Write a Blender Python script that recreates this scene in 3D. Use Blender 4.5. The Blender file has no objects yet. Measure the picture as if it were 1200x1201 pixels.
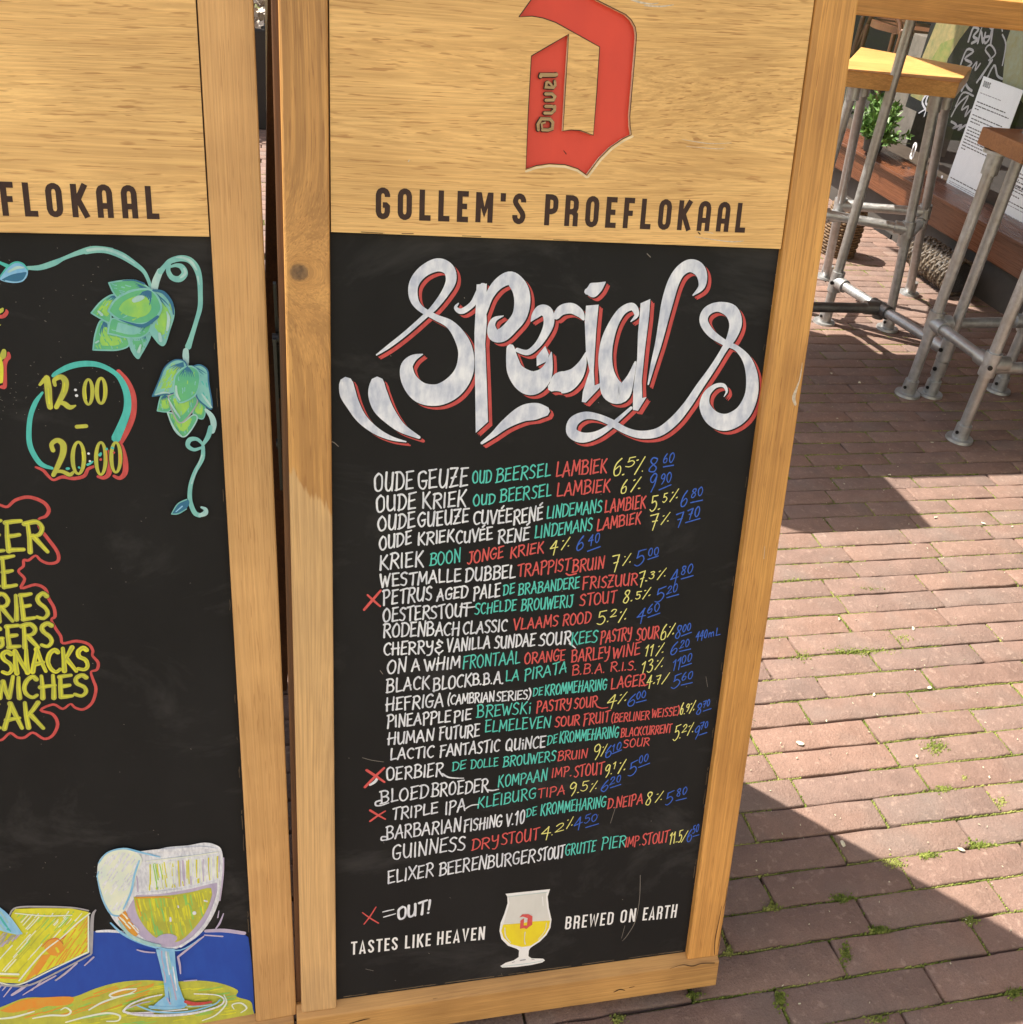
import bpy, bmesh, math, random
from mathutils import Vector, Matrix
from mathutils.geometry import tessellate_polygon
random.seed(7)
scene = bpy.context.scene
U = 1.2                                    # metres per drawing unit (all lengths below are in drawing units)

# ------------------------------------------------------------------ camera
FPX = 1162.55                              # focal length for a 1200 px wide picture
YAW, PITCH, ROLL = 0.28897742, 0.58967928, -0.13072357
CAM = Vector((0.0, 0.0, 1.18))
def cam_axes():
    cy, sy, cp, sp = math.cos(YAW), math.sin(YAW), math.cos(PITCH), math.sin(PITCH)
    fwd = Vector((sy*cp, cy*cp, -sp)); right = Vector((cy, -sy, 0)); down = fwd.cross(right)
    c, s = math.cos(ROLL), math.sin(ROLL)
    return c*right + s*down, -s*right + c*down, fwd
RT, DN, FW = cam_axes()
cd = bpy.data.cameras.new('camera'); cam = bpy.data.objects.new('camera', cd)
scene.collection.objects.link(cam); scene.camera = cam
cd.sensor_width = 36; cd.sensor_fit = 'HORIZONTAL'; cd.lens = FPX/1200*36
cd.clip_start = 0.05; cd.clip_end = 300
m = Matrix.Identity(4)
for i in range(3):
    m[i][0] = RT[i]; m[i][1] = -DN[i]; m[i][2] = -FW[i]; m[i][3] = CAM[i]*U
cam.matrix_world = m

# ------------------------------------------------------------------ light
SUN_DIR = Vector((-0.829*0.549, 0.559*0.549, 0.836)).normalized()    # towards the sun
world = bpy.data.worlds.new('World'); scene.world = world; world.use_nodes = True
wn = world.node_tree.nodes; wl = world.node_tree.links
sky = wn.new('ShaderNodeTexSky'); sky.sky_type = 'NISHITA'; sky.sun_disc = False
sky.sun_elevation = math.asin(SUN_DIR.z); sky.sun_rotation = math.atan2(SUN_DIR.x, SUN_DIR.y)
sky.air_density = 1.0; sky.dust_density = 1.6; sky.ozone_density = 1.0
bg = wn['Background']; bg.inputs[1].default_value = 0.13
tint = wn.new('ShaderNodeMix'); tint.data_type = 'RGBA'; tint.blend_type = 'MULTIPLY'; tint.inputs[0].default_value = 1.0
tint.inputs[7].default_value = (1.0, 0.89, 0.76, 1)      # camera white balance set for the shade
wl.new(sky.outputs[0], tint.inputs[6]); wl.new(tint.outputs[2], bg.inputs[0])
sd = bpy.data.lights.new('sun', 'SUN'); sd.energy = 4.4; sd.angle = math.radians(0.55); sd.color = (1.0, 0.93, 0.82)
sun = bpy.data.objects.new('sun', sd); scene.collection.objects.link(sun)
sun.rotation_euler = SUN_DIR.to_track_quat('Z', 'Y').to_euler()
sun.location = SUN_DIR*12
scene.view_settings.view_transform = 'Standard'; scene.view_settings.look = 'None'
scene.view_settings.exposure = 1.42; scene.view_settings.gamma = 1
scene.view_settings.use_curve_mapping = False
scene.render.engine = 'CYCLES'
scene.cycles.max_bounces = 6

# ------------------------------------------------------------------ helpers
def ray(px, py):
    return RT*(px-600) + DN*(py-600) + FW*FPX
def hit(px, py, O, n):
    r = ray(px, py); t = n.dot(O-CAM)/n.dot(r); return CAM + r*t
def at_z(px, py, z): return hit(px, py, Vector((0, 0, z)), Vector((0, 0, 1)))
def at_x(px, py, x): return hit(px, py, Vector((x, 0, 0)), Vector((1, 0, 0)))

class MB:
    def __init__(s): s.v = []; s.f = []; s.m = []; s.sm = []
    def add(s, vs, fs, mi=0, smooth=False):
        o = len(s.v); s.v += [tuple(v) for v in vs]
        for f in fs: s.f.append(tuple(i+o for i in f)); s.m.append(mi); s.sm.append(smooth)
    def box(s, x0, x1, y0, y1, z0, z1, mi=0):
        s.add([(x, y, z) for x in (x0, x1) for y in (y0, y1) for z in (z0, z1)],
              [(0,1,3,2),(4,6,7,5),(0,4,5,1),(2,3,7,6),(0,2,6,4),(1,5,7,3)], mi)
    def tube(s, a, b, r, r2=None, seg=20, mi=0, caps=True):
        a = Vector(a); b = Vector(b); d = (b-a).normalized(); r2 = r if r2 is None else r2
        x = d.orthogonal().normalized(); y = d.cross(x)
        vs = []; n = seg
        for p, q in ((a, r), (b, r2)):
            for i in range(n):
                t = 2*math.pi*i/n; vs.append(p + (x*math.cos(t)+y*math.sin(t))*q)
        s.add(vs, [(i, (i+1) % n, n+(i+1) % n, n+i) for i in range(n)], mi, True)
        if caps: s.add(vs, [tuple(range(n))[::-1], tuple(range(n, 2*n))], mi)
    def path(s, pts, r, seg=10, mi=0):
        for i in range(len(pts)-1): s.tube(pts[i], pts[i+1], r, seg=seg, mi=mi, caps=False)
        for p in pts: s.ball(p, r*.995, mi=mi)
    def ball(s, c, r, mi=0, n=8):
        vs = []; fs = []
        for i in range(n+1):
            for j in range(n):
                a = math.pi*i/n; b = 2*math.pi*j/n
                vs.append((c[0]+r*math.sin(a)*math.cos(b), c[1]+r*math.sin(a)*math.sin(b), c[2]+r*math.cos(a)))
        for i in range(n):
            for j in range(n):
                fs.append((i*n+j, (i+1)*n+j, (i+1)*n+(j+1) % n, i*n+(j+1) % n))
        s.add(vs, fs, mi, True)
    def build(s, name, mats, parent=None, origin=(0, 0, 0), bevel=0, label=None, kind=None):
        me = bpy.data.meshes.new(name); ox, oy, oz = origin
        me.from_pydata([((x-ox)*U, (y-oy)*U, (z-oz)*U) for x, y, z in s.v], [], s.f)
        for mt in (mats if isinstance(mats, (list, tuple)) else [mats]): me.materials.append(mt)
        me.polygons.foreach_set('material_index', s.m); me.polygons.foreach_set('use_smooth', s.sm)
        me.update()
        o = bpy.data.objects.new(name, me); scene.collection.objects.link(o)
        if parent: o.parent = parent
        if bevel:
            b = o.modifiers.new('bevel', 'BEVEL'); b.width = bevel*U; b.segments = 2; b.limit_method = 'ANGLE'
            b.angle_limit = math.radians(40); b.harden_normals = False
        if label: o['label'] = label
        if kind: o['kind'] = kind
        return o
def empty(name, loc, label, cat, group=None, mat=None):
    o = bpy.data.objects.new(name, None); scene.collection.objects.link(o)
    o.empty_display_size = .05
    if mat: o.matrix_world = mat
    else: o.location = Vector(loc)*U
    o['label'] = label; o['category'] = cat
    if group: o['group'] = group
    return o
def tag(o, label, cat, group=None):
    o['label'] = label; o['category'] = cat
    if group: o['group'] = group
    return o

# ------------------------------------------------------------------ materials
def newmat(name, rough=.6, metal=0.0, spec=.5):
    mt = bpy.data.materials.new(name); mt.use_nodes = True; nt = mt.node_tree
    b = nt.nodes['Principled BSDF']; b.inputs['Roughness'].default_value = rough
    b.inputs['Metallic'].default_value = metal; b.inputs['Specular IOR Level'].default_value = spec
    return mt, nt, b
def nd(nt, t, **kw):
    n = nt.nodes.new(t)
    for k, v in kw.items(): setattr(n, k, v)
    return n
def coords(nt, scale=(1, 1, 1), rot=(0, 0, 0), loc=(0, 0, 0), kind='Object'):
    tc = nd(nt, 'ShaderNodeTexCoord'); mp = nd(nt, 'ShaderNodeMapping')
    mp.inputs['Scale'].default_value = scale; mp.inputs['Rotation'].default_value = rot; mp.inputs['Location'].default_value = loc
    nt.links.new(tc.outputs[kind], mp.inputs[0]); return mp.outputs[0]
def noise(nt, vec, scale, detail=4, rough=.55, dist=0):
    n = nd(nt, 'ShaderNodeTexNoise'); n.inputs['Scale'].default_value = scale; n.inputs['Detail'].default_value = detail
    n.inputs['Roughness'].default_value = rough; n.inputs['Distortion'].default_value = dist
    nt.links.new(vec, n.inputs['Vector']); return n.outputs['Fac']
def ramp(nt, fac, stops):
    r = nd(nt, 'ShaderNodeValToRGB'); e = r.color_ramp.elements
    while len(e) < len(stops): e.new(.5)
    for k, (p, c) in enumerate(stops):
        e[k].position = p; e[k].color = (*c, 1) if len(c) == 3 else c
    nt.links.new(fac, r.inputs[0]); return r.outputs[0]
def mix(nt, fac, a, b, mode='MIX'):
    x = nd(nt, 'ShaderNodeMix', data_type='RGBA', blend_type=mode)
    for inp, v in ((x.inputs[0], fac), (x.inputs[6], a), (x.inputs[7], b)):
        if isinstance(v, (int, float)): inp.default_value = v
        elif isinstance(v, tuple): inp.default_value = (*v, 1)
        else: nt.links.new(v, inp)
    return x.outputs[2]
def math_(nt, op, a, b=0.0, c=None, clamp=False):
    x = nd(nt, 'ShaderNodeMath', operation=op, use_clamp=clamp)
    for i, v in enumerate((a, b) if c is None else (a, b, c)):
        if isinstance(v, (int, float)): x.inputs[i].default_value = v
        else: nt.links.new(v, x.inputs[i])
    return x.outputs[0]
def bump(nt, b, h, strength=.3, dist=.002):
    n = nd(nt, 'ShaderNodeBump'); n.inputs['Strength'].default_value = strength; n.inputs['Distance'].default_value = dist
    nt.links.new(h, n.inputs['Height']); nt.links.new(n.outputs[0], b.inputs['Normal'])

def wood(name, light, dark, grain='z', rough=.42, seed=0., pore=.45, knot=None, worn=None, wave=.5, mottle=.35, ring=.5, rf=7):
    """oak / pine: long fibres along the grain axis, pores, cathedral bands, optional knot and worn patch (object coordinates, metres)"""
    mt, nt, b = newmat(name, rough)
    k = {'x': (1.2, 14, 14), 'y': (14, 1.2, 14), 'z': (14, 14, 1.2)}[grain]
    base = coords(nt, (1, 1, 1), loc=(seed, seed*.7, seed*.3))
    if knot:   # bend the fibres round the knot
        tc = nd(nt, 'ShaderNodeTexCoord'); sb = nd(nt, 'ShaderNodeVectorMath', operation='SUBTRACT')
        nt.links.new(tc.outputs['Object'], sb.inputs[0]); sb.inputs[1].default_value = knot
        ml = nd(nt, 'ShaderNodeVectorMath', operation='MULTIPLY'); nt.links.new(sb.outputs[0], ml.inputs[0]); ml.inputs[1].default_value = (1, 0, 1.12)
        ln = nd(nt, 'ShaderNodeVectorMath', operation='LENGTH'); nt.links.new(ml.outputs[0], ln.inputs[0])
        kd = ln.outputs['Value']
        fall = math_(nt, 'MULTIPLY', math_(nt, 'POWER', 2.718, math_(nt, 'MULTIPLY', kd, -32.0)), .085)
        cb = nd(nt, 'ShaderNodeCombineXYZ'); nt.links.new(fall, cb.inputs[0]); nt.links.new(fall, cb.inputs[1])
        ad = nd(nt, 'ShaderNodeVectorMath', operation='ADD'); nt.links.new(base, ad.inputs[0]); nt.links.new(cb.outputs[0], ad.inputs[1])
        base = ad.outputs[0]
    def sc(v, s):
        x = nd(nt, 'ShaderNodeVectorMath', operation='MULTIPLY'); nt.links.new(v, x.inputs[0]); x.inputs[1].default_value = s; return x.outputs[0]
    warp = noise(nt, sc(base, tuple(q*.35 for q in k)), 1.0, 2)
    wv = nd(nt, 'ShaderNodeVectorMath', operation='SCALE'); 
    cbw = nd(nt, 'ShaderNodeCombineXYZ')
    w0 = math_(nt, 'MULTIPLY', math_(nt, 'SUBTRACT', warp, .5), .05*wave*2)
    for i in range(3): 
        if 'xyz'[i] != grain: nt.links.new(w0, cbw.inputs[i])
    ad2 = nd(nt, 'ShaderNodeVectorMath', operation='ADD'); nt.links.new(base, ad2.inputs[0]); nt.links.new(cbw.outputs[0], ad2.inputs[1])
    v = ad2.outputs[0]
    kk = lambda c, l: tuple(q*c if q > 2 else q*l for q in k)
    bands = noise(nt, sc(v, k), 2.2, 5, .62)
    rings = noise(nt, sc(v, kk(rf, .5)), 1.0, 2, .5)            # annual-ring lines
    fine = noise(nt, sc(v, kk(34, 5)), 1.0, 4, .62)             # fibres
    por = noise(nt, sc(v, kk(38, 20)), 1.0, 2, .5)              # open pores
    mid = tuple((a+c)/2 for a, c in zip(light, dark))
    col = ramp(nt, bands, [(.30, tuple(.4*a+.6*c for a, c in zip(mid, dark))), (.48, mid), (.62, light)])
    rr_ = ramp(nt, rings, [(.40, (1, 1, 1)), (.50, (0, 0, 0))])
    col = mix(nt, math_(nt, 'MULTIPLY', rr_, ring), col, tuple(c*.66 for c in dark))
    col = mix(nt, math_(nt, 'MULTIPLY', ramp(nt, fine, [(.36, (1, 1, 1)), (.56, (0, 0, 0))]), .70), col, tuple(c*.74 for c in dark))
    col = mix(nt, math_(nt, 'MULTIPLY', ramp(nt, fine, [(.52, (0, 0, 0)), (.72, (1, 1, 1))]), .60), col, tuple(min(.95, c*1.22) for c in light))
    pr = ramp(nt, por, [(.60, (0, 0, 0)), (.67, (1, 1, 1))])
    pf = nd(nt, 'ShaderNodeMath', operation='MULTIPLY'); nt.links.new(pr, pf.inputs[0]); pf.inputs[1].default_value = pore
    col = mix(nt, pf.outputs[0], col, tuple(c*q for c, q in zip(dark, (.55, .44, .34))))
    big = noise(nt, coords(nt, (1, 1, 1), loc=(seed*2, 3, 1)), 5.5, 3)
    col = mix(nt, mottle, col, ramp(nt, big, [(.35, tuple(c*.72 for c in mid)), (.65, tuple(min(1, c*1.12) for c in light))]), 'MIX')
    if knot:
        rim = ramp(nt, math_(nt, 'ADD', kd, math_(nt, 'MULTIPLY', math_(nt, 'SUBTRACT', fine, .5), .006)),
                   [(.0, (1, 1, 1)), (.0075, (.8, .8, .8)), (.0092, (1, 1, 1)), (.0108, (0, 0, 0))])
        kin = noise(nt, coords(nt, (1, 1, 1)), 160, 3)
        col = mix(nt, rim, col, ramp(nt, kin, [(.35, (.06, .03, .015)), (.7, (.20, .115, .055))]))
    if worn:
        zt, slope, x0 = worn
        tc = nd(nt, 'ShaderNodeTexCoord'); sp = nd(nt, 'ShaderNodeSeparateXYZ'); nt.links.new(tc.outputs['Object'], sp.inputs[0])
        lim = math_(nt, 'ADD', math_(nt, 'MULTIPLY', math_(nt, 'SUBTRACT', sp.outputs[0], x0), slope), zt)
        jag = math_(nt, 'MULTIPLY', math_(nt, 'SUBTRACT', noise(nt, sc(v, (150, 150, 12)), 1, 2), .5), .045)
        d = math_(nt, 'SUBTRACT', math_(nt, 'ADD', lim, jag), sp.outputs[2])
        msk = math_(nt, 'MULTIPLY', d, 160.0, clamp=True)
        grey = noise(nt, coords(nt, (1, 1, .35)), 11, 4)
        wc = mix(nt, ramp(nt, grey, [(.42, (0, 0, 0)), (.66, (1, 1, 1))]), (.72, .46, .21), (.46, .30, .155))
        wc = mix(nt, ramp(nt, fine, [(.35, (.6, .6, .6)), (.6, (0, 0, 0))]), wc, (.36, .215, .095))
        col = mix(nt, math_(nt, 'MULTIPLY', msk, .9), col, wc)
    nt.links.new(col, b.inputs['Base Color'])
    rr = nd(nt, 'ShaderNodeMapRange'); nt.links.new(fine, rr.inputs[0]); rr.inputs[3].default_value = rough-.07; rr.inputs[4].default_value = rough+.14
    nt.links.new(rr.outputs[0], b.inputs['Roughness'])
    bump(nt, b, math_(nt, 'ADD', fine, math_(nt, 'MULTIPLY', por, -.8)), .32, .0012)
    return mt
OAK_L, OAK_D = (.65, .335, .090), (.44, .19, .044)
M_stile = wood('oak_stile', OAK_L, OAK_D, 'z', seed=3.1, ring=1, rf=11, wave=.25, mottle=.4, pore=.9)
M_stile2 = wood('oak_stile_left_board', (.68, .40, .165), (.52, .27, .088), 'z', seed=9.7, pore=.8, mottle=.55, ring=.35)
M_stile_knot = wood('oak_stile_knot', (.60, .32, .10), (.40, .185, .05), 'z', seed=5.3, wave=1.7, pore=.9, ring=.8,
                    knot=(-.4980*U, 0, .8640*U), worn=(.690*U, -1.12, -.5127*U))
M_panel = wood('oak_panel', (.82, .51, .20), (.62, .345, .11), 'x', seed=1.7, pore=1, wave=2.2, ring=.42, rf=10)
M_panel2 = wood('oak_panel_left_board', (.82, .52, .205), (.63, .355, .12), 'x', seed=21.3, pore=1, wave=2.0, ring=.42, rf=10)
M_rail = wood('oak_rail', (.56, .31, .10), (.38, .19, .058), 'x', seed=6.1, mottle=.5)
M_shaded_oak = wood('oak_painted_shade', (.14, .058, .018), (.055, .02, .007), 'z', seed=2.0, rough=.5)  # oak darkened to paint in the shade on board sides and back legs
M_sunlit_edge = wood('sunlit_edge', (.93, .88, .72), (.85, .78, .58), 'z', seed=2.9, rough=.6, pore=.1)  # pale cream colour painted for sun catching the back leg's edge
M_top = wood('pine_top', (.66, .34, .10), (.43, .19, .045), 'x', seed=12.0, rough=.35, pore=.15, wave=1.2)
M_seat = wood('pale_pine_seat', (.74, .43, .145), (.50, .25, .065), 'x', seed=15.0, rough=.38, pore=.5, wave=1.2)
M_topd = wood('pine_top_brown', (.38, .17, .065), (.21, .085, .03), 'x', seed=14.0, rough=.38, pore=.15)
M_sill = wood('varnished_sill', (.15, .055, .024), (.07, .024, .011), 'y', seed=17.0, rough=.25)

def paint(name, c, c2=None, rough=.55, scale=320, amt=.5, stretch=(1, 1, .35)):
    mt, nt, b = newmat(name, rough, spec=.4); c2 = c2 or tuple(x*.72 for x in c)
    v = coords(nt, stretch, rot=(0, .6, 0))
    f = noise(nt, v, scale, 3, .6); g = noise(nt, coords(nt), 45, 3)
    col = mix(nt, ramp(nt, f, [(.38, (0, 0, 0)), (.66, (1, 1, 1))]), c, c2)
    col = mix(nt, amt*.6, col, ramp(nt, g, [(.35, c2), (.65, c)]))
    nt.links.new(col, b.inputs['Base Color']); bump(nt, b, f, .15, .0004)
    return mt
P = {
 'W': paint('white_chalk_paint', (.80, .83, .90), (.47, .50, .60), amt=.7),
 'T': paint('teal_paint', (.10, .60, .52), (.06, .44, .40)),
 'R': paint('red_paint', (.66, .10, .095), (.52, .07, .07)),
 'Y': paint('yellow_paint', (.78, .76, .26), (.62, .60, .16)),
 'B': paint('blue_paint', (.035, .13, .60), (.025, .09, .46)),
 'w': paint('title_white', (.78, .81, .90), (.40, .45, .60), scale=150, amt=.9),
 'r': paint('title_red', (.58, .075, .075), (.42, .05, .05), scale=200),
 'c': paint('circle_teal', (.07, .50, .47), (.05, .40, .38), scale=200),
 'o': paint('olive_yellow', (.52, .53, .06), (.36, .38, .06), scale=150, amt=.9),
 'y': paint('bright_yellow', (.70, .68, .04), (.50, .52, .04), scale=150, amt=.9),
 'g': paint('leaf_green', (.12, .46, .19), (.07, .36, .25), scale=110, amt=1),
 'G': paint('yellow_green', (.34, .60, .08), (.16, .48, .15), scale=110, amt=1),
 't': paint('pale_teal', (.22, .52, .49), (.13, .40, .42), scale=160, amt=.9),
 'a': paint('ice_teal', (.42, .62, .62), (.22, .46, .50), scale=160, amt=.9),
 'd': paint('deep_blue', (.02, .115, .27), (.02, .16, .27), scale=150, amt=.9),
 'b': paint('cobalt_cloth', (.008, .055, .37), (.010, .070, .42), scale=60, amt=.4),
 's': paint('sky_blue', (.15, .42, .72), (.30, .56, .78), scale=150, amt=.9),
 'l': paint('lilac', (.50, .44, .60), (.38, .34, .52), scale=150, amt=.9),
 'O': paint('orange', (.70, .26, .03), (.62, .34, .05), scale=150, amt=.9),
 'e': paint('cream_foam', (.76, .80, .66), (.62, .72, .68), scale=120, amt=1),
 'k': paint('grey_outline', (.38, .38, .42), (.27, .27, .31), scale=160, amt=.9),
 'K': paint('burnt_brown', (.045, .020, .014), (.028, .012, .010), rough=.7),
 'D': paint('logo_red', (.66, .055, .030), (.60, .048, .028), rough=.42, scale=30, amt=.5),
 'p': paint('print_white', (.80, .81, .84), (.76, .77, .80), rough=.4),
 'q': paint('print_glass_white', (.66, .67, .66), (.60, .61, .60), rough=.4, scale=60),
 'Q': paint('print_beer_yellow', (.78, .66, .02), (.72, .56, .03), rough=.4, scale=90, amt=1),
}
def chalkmat():
    mt, nt, b = newmat('blackboard', .68, spec=.16)
    n1 = noise(nt, coords(nt, (1, 1, .6)), 7, 5, .6); n2 = noise(nt, coords(nt), 700, 2, .6)
    n3 = noise(nt, coords(nt, (1, 1, 2.2), rot=(0, .5, 0), loc=(4, 0, 2)), 3.4, 6, .7, .6)
    col = ramp(nt, n1, [(.3, (.0105, .0105, .0115)), (.7, (.0155, .0155, .0168))])
    sm = ramp(nt, n3, [(.54, (0, 0, 0)), (.78, (1, 1, 1))])
    col = mix(nt, math_(nt, 'MULTIPLY', sm, .30), col, (.12, .115, .118))
    sp = ramp(nt, n2, [(.72, (0, 0, 0)), (.80, (1, 1, 1))])
    n4 = ramp(nt, noise(nt, coords(nt, (1, 1, 1), loc=(9, 1, 5)), 4.0, 3), [(.5, (0, 0, 0)), (.7, (1, 1, 1))])
    col = mix(nt, math_(nt, 'MULTIPLY', math_(nt, 'MULTIPLY', sp, n4), .35), col, (.25, .24, .23))
    nt.links.new(col, b.inputs['Base Color']); bump(nt, b, n2, .12, .0005)
    return mt
M_chalk = chalkmat()
def flat(name, c, rough=.6, metal=0, var=.25, scale=20, spec=.5):
    mt, nt, b = newmat(name, rough, metal, spec)
    col = ramp(nt, noise(nt, coords(nt), scale, 5, .6), [(.3, tuple(x*(1-var) for x in c)), (.7, tuple(min(1, x*(1+var)) for x in c))])
    nt.links.new(col, b.inputs['Base Color']); return mt
def galv(name='galvanised_steel', c=(.43, .44, .445)):
    mt, nt, b = newmat(name, .42, .72)
    v = coords(nt)
    a = noise(nt, v, 55, 5, .65); s = noise(nt, v, 9, 4)
    col = ramp(nt, a, [(.3, tuple(x*.78 for x in c)), (.7, tuple(x*1.18 for x in c))])
    col = mix(nt, ramp(nt, s, [(.45, (0, 0, 0)), (.7, (.55, .55, .55))]), col, (.30, .265, .225))
    nt.links.new(col, b.inputs['Base Color'])
    nt.links.new(ramp(nt, a, [(.3, (.33, .33, .33)), (.7, (.52, .52, .52))]), b.inputs['Roughness'])
    bump(nt, b, a, .25, .0015); return mt
M_steel = galv(); M_iron = galv('dark_pipe', (.13, .13, .13))
M_black = flat('black_metal', (.012, .011, .011), .4, .3)
M_dark = flat('dark_recess', (.012, .010, .009), .8)

# ------------------------------------------------------------------ pavement: bricks set one by one
BP, Y0B = 0.0542244, 0.9781158             # course pitch, y of the course line numbered 0
def brickmat():
    mt, nt, b = newmat('clay_paver', .82, spec=.3)
    oi = nd(nt, 'ShaderNodeObjectInfo'); at = nd(nt, 'ShaderNodeAttribute'); at.attribute_name = 'tone'
    rnd = math_(nt, 'FRACT', math_(nt, 'ADD', oi.outputs['Random'], at.outputs['Fac']))
    tc = nd(nt, 'ShaderNodeTexCoord'); gm = nd(nt, 'ShaderNodeNewGeometry')
    off = nd(nt, 'ShaderNodeCombineXYZ'); nt.links.new(math_(nt, 'MULTIPLY', rnd, 37.0), off.inputs[2])
    ad = nd(nt, 'ShaderNodeVectorMath', operation='ADD'); nt.links.new(gm.outputs['Position'], ad.inputs[0]); nt.links.new(off.outputs[0], ad.inputs[1])
    v = ad.outputs[0]
    base = ramp(nt, rnd, [(0, (.185, .112, .090)), (.25, (.265, .165, .125)), (.5, (.175, .125, .110)), (.75, (.29, .17, .125)), (1, (.165, .118, .104))])
    n1 = noise(nt, v, 22, 6, .65); n2 = noise(nt, v, 240, 3, .7); n3 = noise(nt, v, 6, 3)
    col = mix(nt, .45, base, ramp(nt, n1, [(.3, (.145, .10, .082)), (.55, (.235, .155, .125)), (.75, (.31, .205, .165))]))
    col = mix(nt, ramp(nt, n3, [(.5, (0, 0, 0)), (.75, (.5, .5, .5))]), col, (.19, .165, .148))
    col = mix(nt, ramp(nt, n2, [(.30, (.45, .45, .45)), (.42, (0, 0, 0))]), col, (.12, .08, .065))
    col = mix(nt, ramp(nt, n2, [(.66, (0, 0, 0)), (.74, (.5, .5, .5))]), col, (.52, .42, .35))
    nt.links.new(col, b.inputs['Base Color'])
    n5 = noise(nt, v, 620, 2, .6)
    col = mix(nt, math_(nt, 'MULTIPLY', ramp(nt, n5, [(.40, (1, 1, 1)), (.60, (0, 0, 0))]), .38), col, (.11, .072, .058))
    n6 = noise(nt, v, 75, 3, .6)
    col = mix(nt, math_(nt, 'MULTIPLY', ramp(nt, n6, [(.58, (0, 0, 0)), (.72, (1, 1, 1))]), .40), col, (.40, .29, .235))
    nt.links.new(col, b.inputs['Base Color'])
    bump(nt, b, math_(nt, 'ADD', math_(nt, 'MULTIPLY', n1, 1.6), math_(nt, 'ADD', n2, math_(nt, 'MULTIPLY', n6, .8))), .7, .0034)
    return mt
M_brick = brickmat()
def jointmat():
    mt, nt, b = newmat('joint_sand_and_moss', .95, spec=.1)
    gm = nd(nt, 'ShaderNodeNewGeometry'); v = gm.outputs['Position']
    g = noise(nt, v, 9, 5, .6); f = noise(nt, v, 180, 4, .7)
    soil = ramp(nt, f, [(.3, (.03, .024, .016)), (.7, (.17, .14, .095))])
    moss = ramp(nt, f, [(.3, (.035, .06, .010)), (.7, (.20, .26, .045))])
    nt.links.new(mix(nt, ramp(nt, g, [(.42, (0, 0, 0)), (.58, (1, 1, 1))]), soil, moss), b.inputs['Base Color'])
    bump(nt, b, f, .6, .004); return mt
M_joint = jointmat()
base = MB(); base.add([(-40, -40, -.011), (40, -40, -.011), (40, 60, -.011), (-40, 60, -.011)], [(0, 1, 2, 3)])
pave = base.build('pavement', M_joint); pave['kind'] = 'structure'
# joints read off the paving: (x, row) in course pitches
JX = [(12.66,2),(14.63,1),(16.75,2),(18.77,1),(20.52,2),(18.93,3),(16.37,4),(18.6,5),(14.58,5),(12.28,4),(10.61,5),(13.27,6),(17.28,6),(15.36,7),
      (11.31,7),(14.9,3),(18.14,-1),(16.34,-2),(17.46,-3),(15.95,-4),(17.4,-5),(21.44,-5),(23.99,-6),(24.08,-4),(21.45,-3),(20.32,-2),(22.06,-1),
      (27.54,-14),(28.94,-13),(25.41,-11),(25.95,-9),(24.33,-8),(21.36,-11)]
rowj = {}
for x, r in JX: rowj.setdefault(r, []).append(x)
BL = 4.035
def brick_geom(rs, lx, ly):
    """worn paver with softened, slightly wavy rim (drawing units, centre at origin, top at z=0)"""
    n = 7; rim = []
    for i in range(n): rim.append((-lx/2 + lx*i/n, -ly/2))
    for i in range(2): rim.append((lx/2, -ly/2 + ly*i/2))
    for i in range(n): rim.append((lx/2 - lx*i/n, ly/2))
    for i in range(2): rim.append((-lx/2, ly/2 - ly*i/2))
    m_ = len(rim); rim = [(x+rs.uniform(-.0012, .0012), y+rs.uniform(-.0014, .0014)) for x, y in rim]
    vs = []
    for k, (ins, z) in enumerate(((0, -.016), (0, -.0026), (.0008, -.0009), (.0022, 0))):
        for x, y in rim:
            c = 1 if abs(abs(x)-lx/2) < .006 and abs(abs(y)-ly/2) < .006 else 0
            sx = 1 - (ins*(1+c*.9))/(lx/2); sy = 1 - (ins*(1+c*.6))/(ly/2)
            vs.append((x*sx, y*sy, z + (rs.uniform(-.0006, .0004) if k == 3 else 0)))
    fs = []
    for k in range(3):
        for i in range(m_): fs.append((k*m_+i, k*m_+(i+1) % m_, (k+1)*m_+(i+1) % m_, (k+1)*m_+i))
    o = 3*m_
    vs.append((0, 0, .0004)); c = len(vs)-1
    for i in range(m_): fs.append((o+i, o+(i+1) % m_, c))
    return vs, fs
rs = random.Random(11)
variants = []
for k in range(14):
    vs, fs = brick_geom(rs, .2105, .0512)
    me = bpy.data.meshes.new('brick'); me.from_pydata([(x*U, y*U, z*U) for x, y, z in vs], [], fs)
    me.polygons.foreach_set('use_smooth', [True]*len(fs)); me.materials.append(M_brick); me.update(); variants.append((me, vs, fs))
def to_px(P):
    d = Vector(P)-CAM; z = d.dot(FW)
    return (600+FPX*d.dot(RT)/z, 600+FPX*d.dot(DN)/z) if z > .05 else (-9999, -9999)
cells = []
for r in range(-82, 34):
    y = Y0B - (r+.5)*BP
    if r in rowj: xs = sorted(rowj[r])[0]
    else: xs = (0 if r % 2 else 2.0) + rs.uniform(-.25, .25)
    row = []; lo, hi = int((-2.6/BP-xs)//BL), int((3.2/BP-xs)//BL)
    marks = {}
    for n in range(lo, hi+2): marks[n] = xs + n*BL + rs.uniform(-.03, .03)
    for x in rowj.get(r, []):
        n = round((x-xs)/BL); marks[n] = x
    for n in range(lo, hi+1):
        cells.append((r, y, marks[n]*BP, marks[n+1]*BP))
def board_hides(px, py):       # the two boards cover this part of the picture
    return px < 1008 - (py*.1715) + 4 and not (295 < px < 320 and py < 520)
vis, rest = [], []
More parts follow.
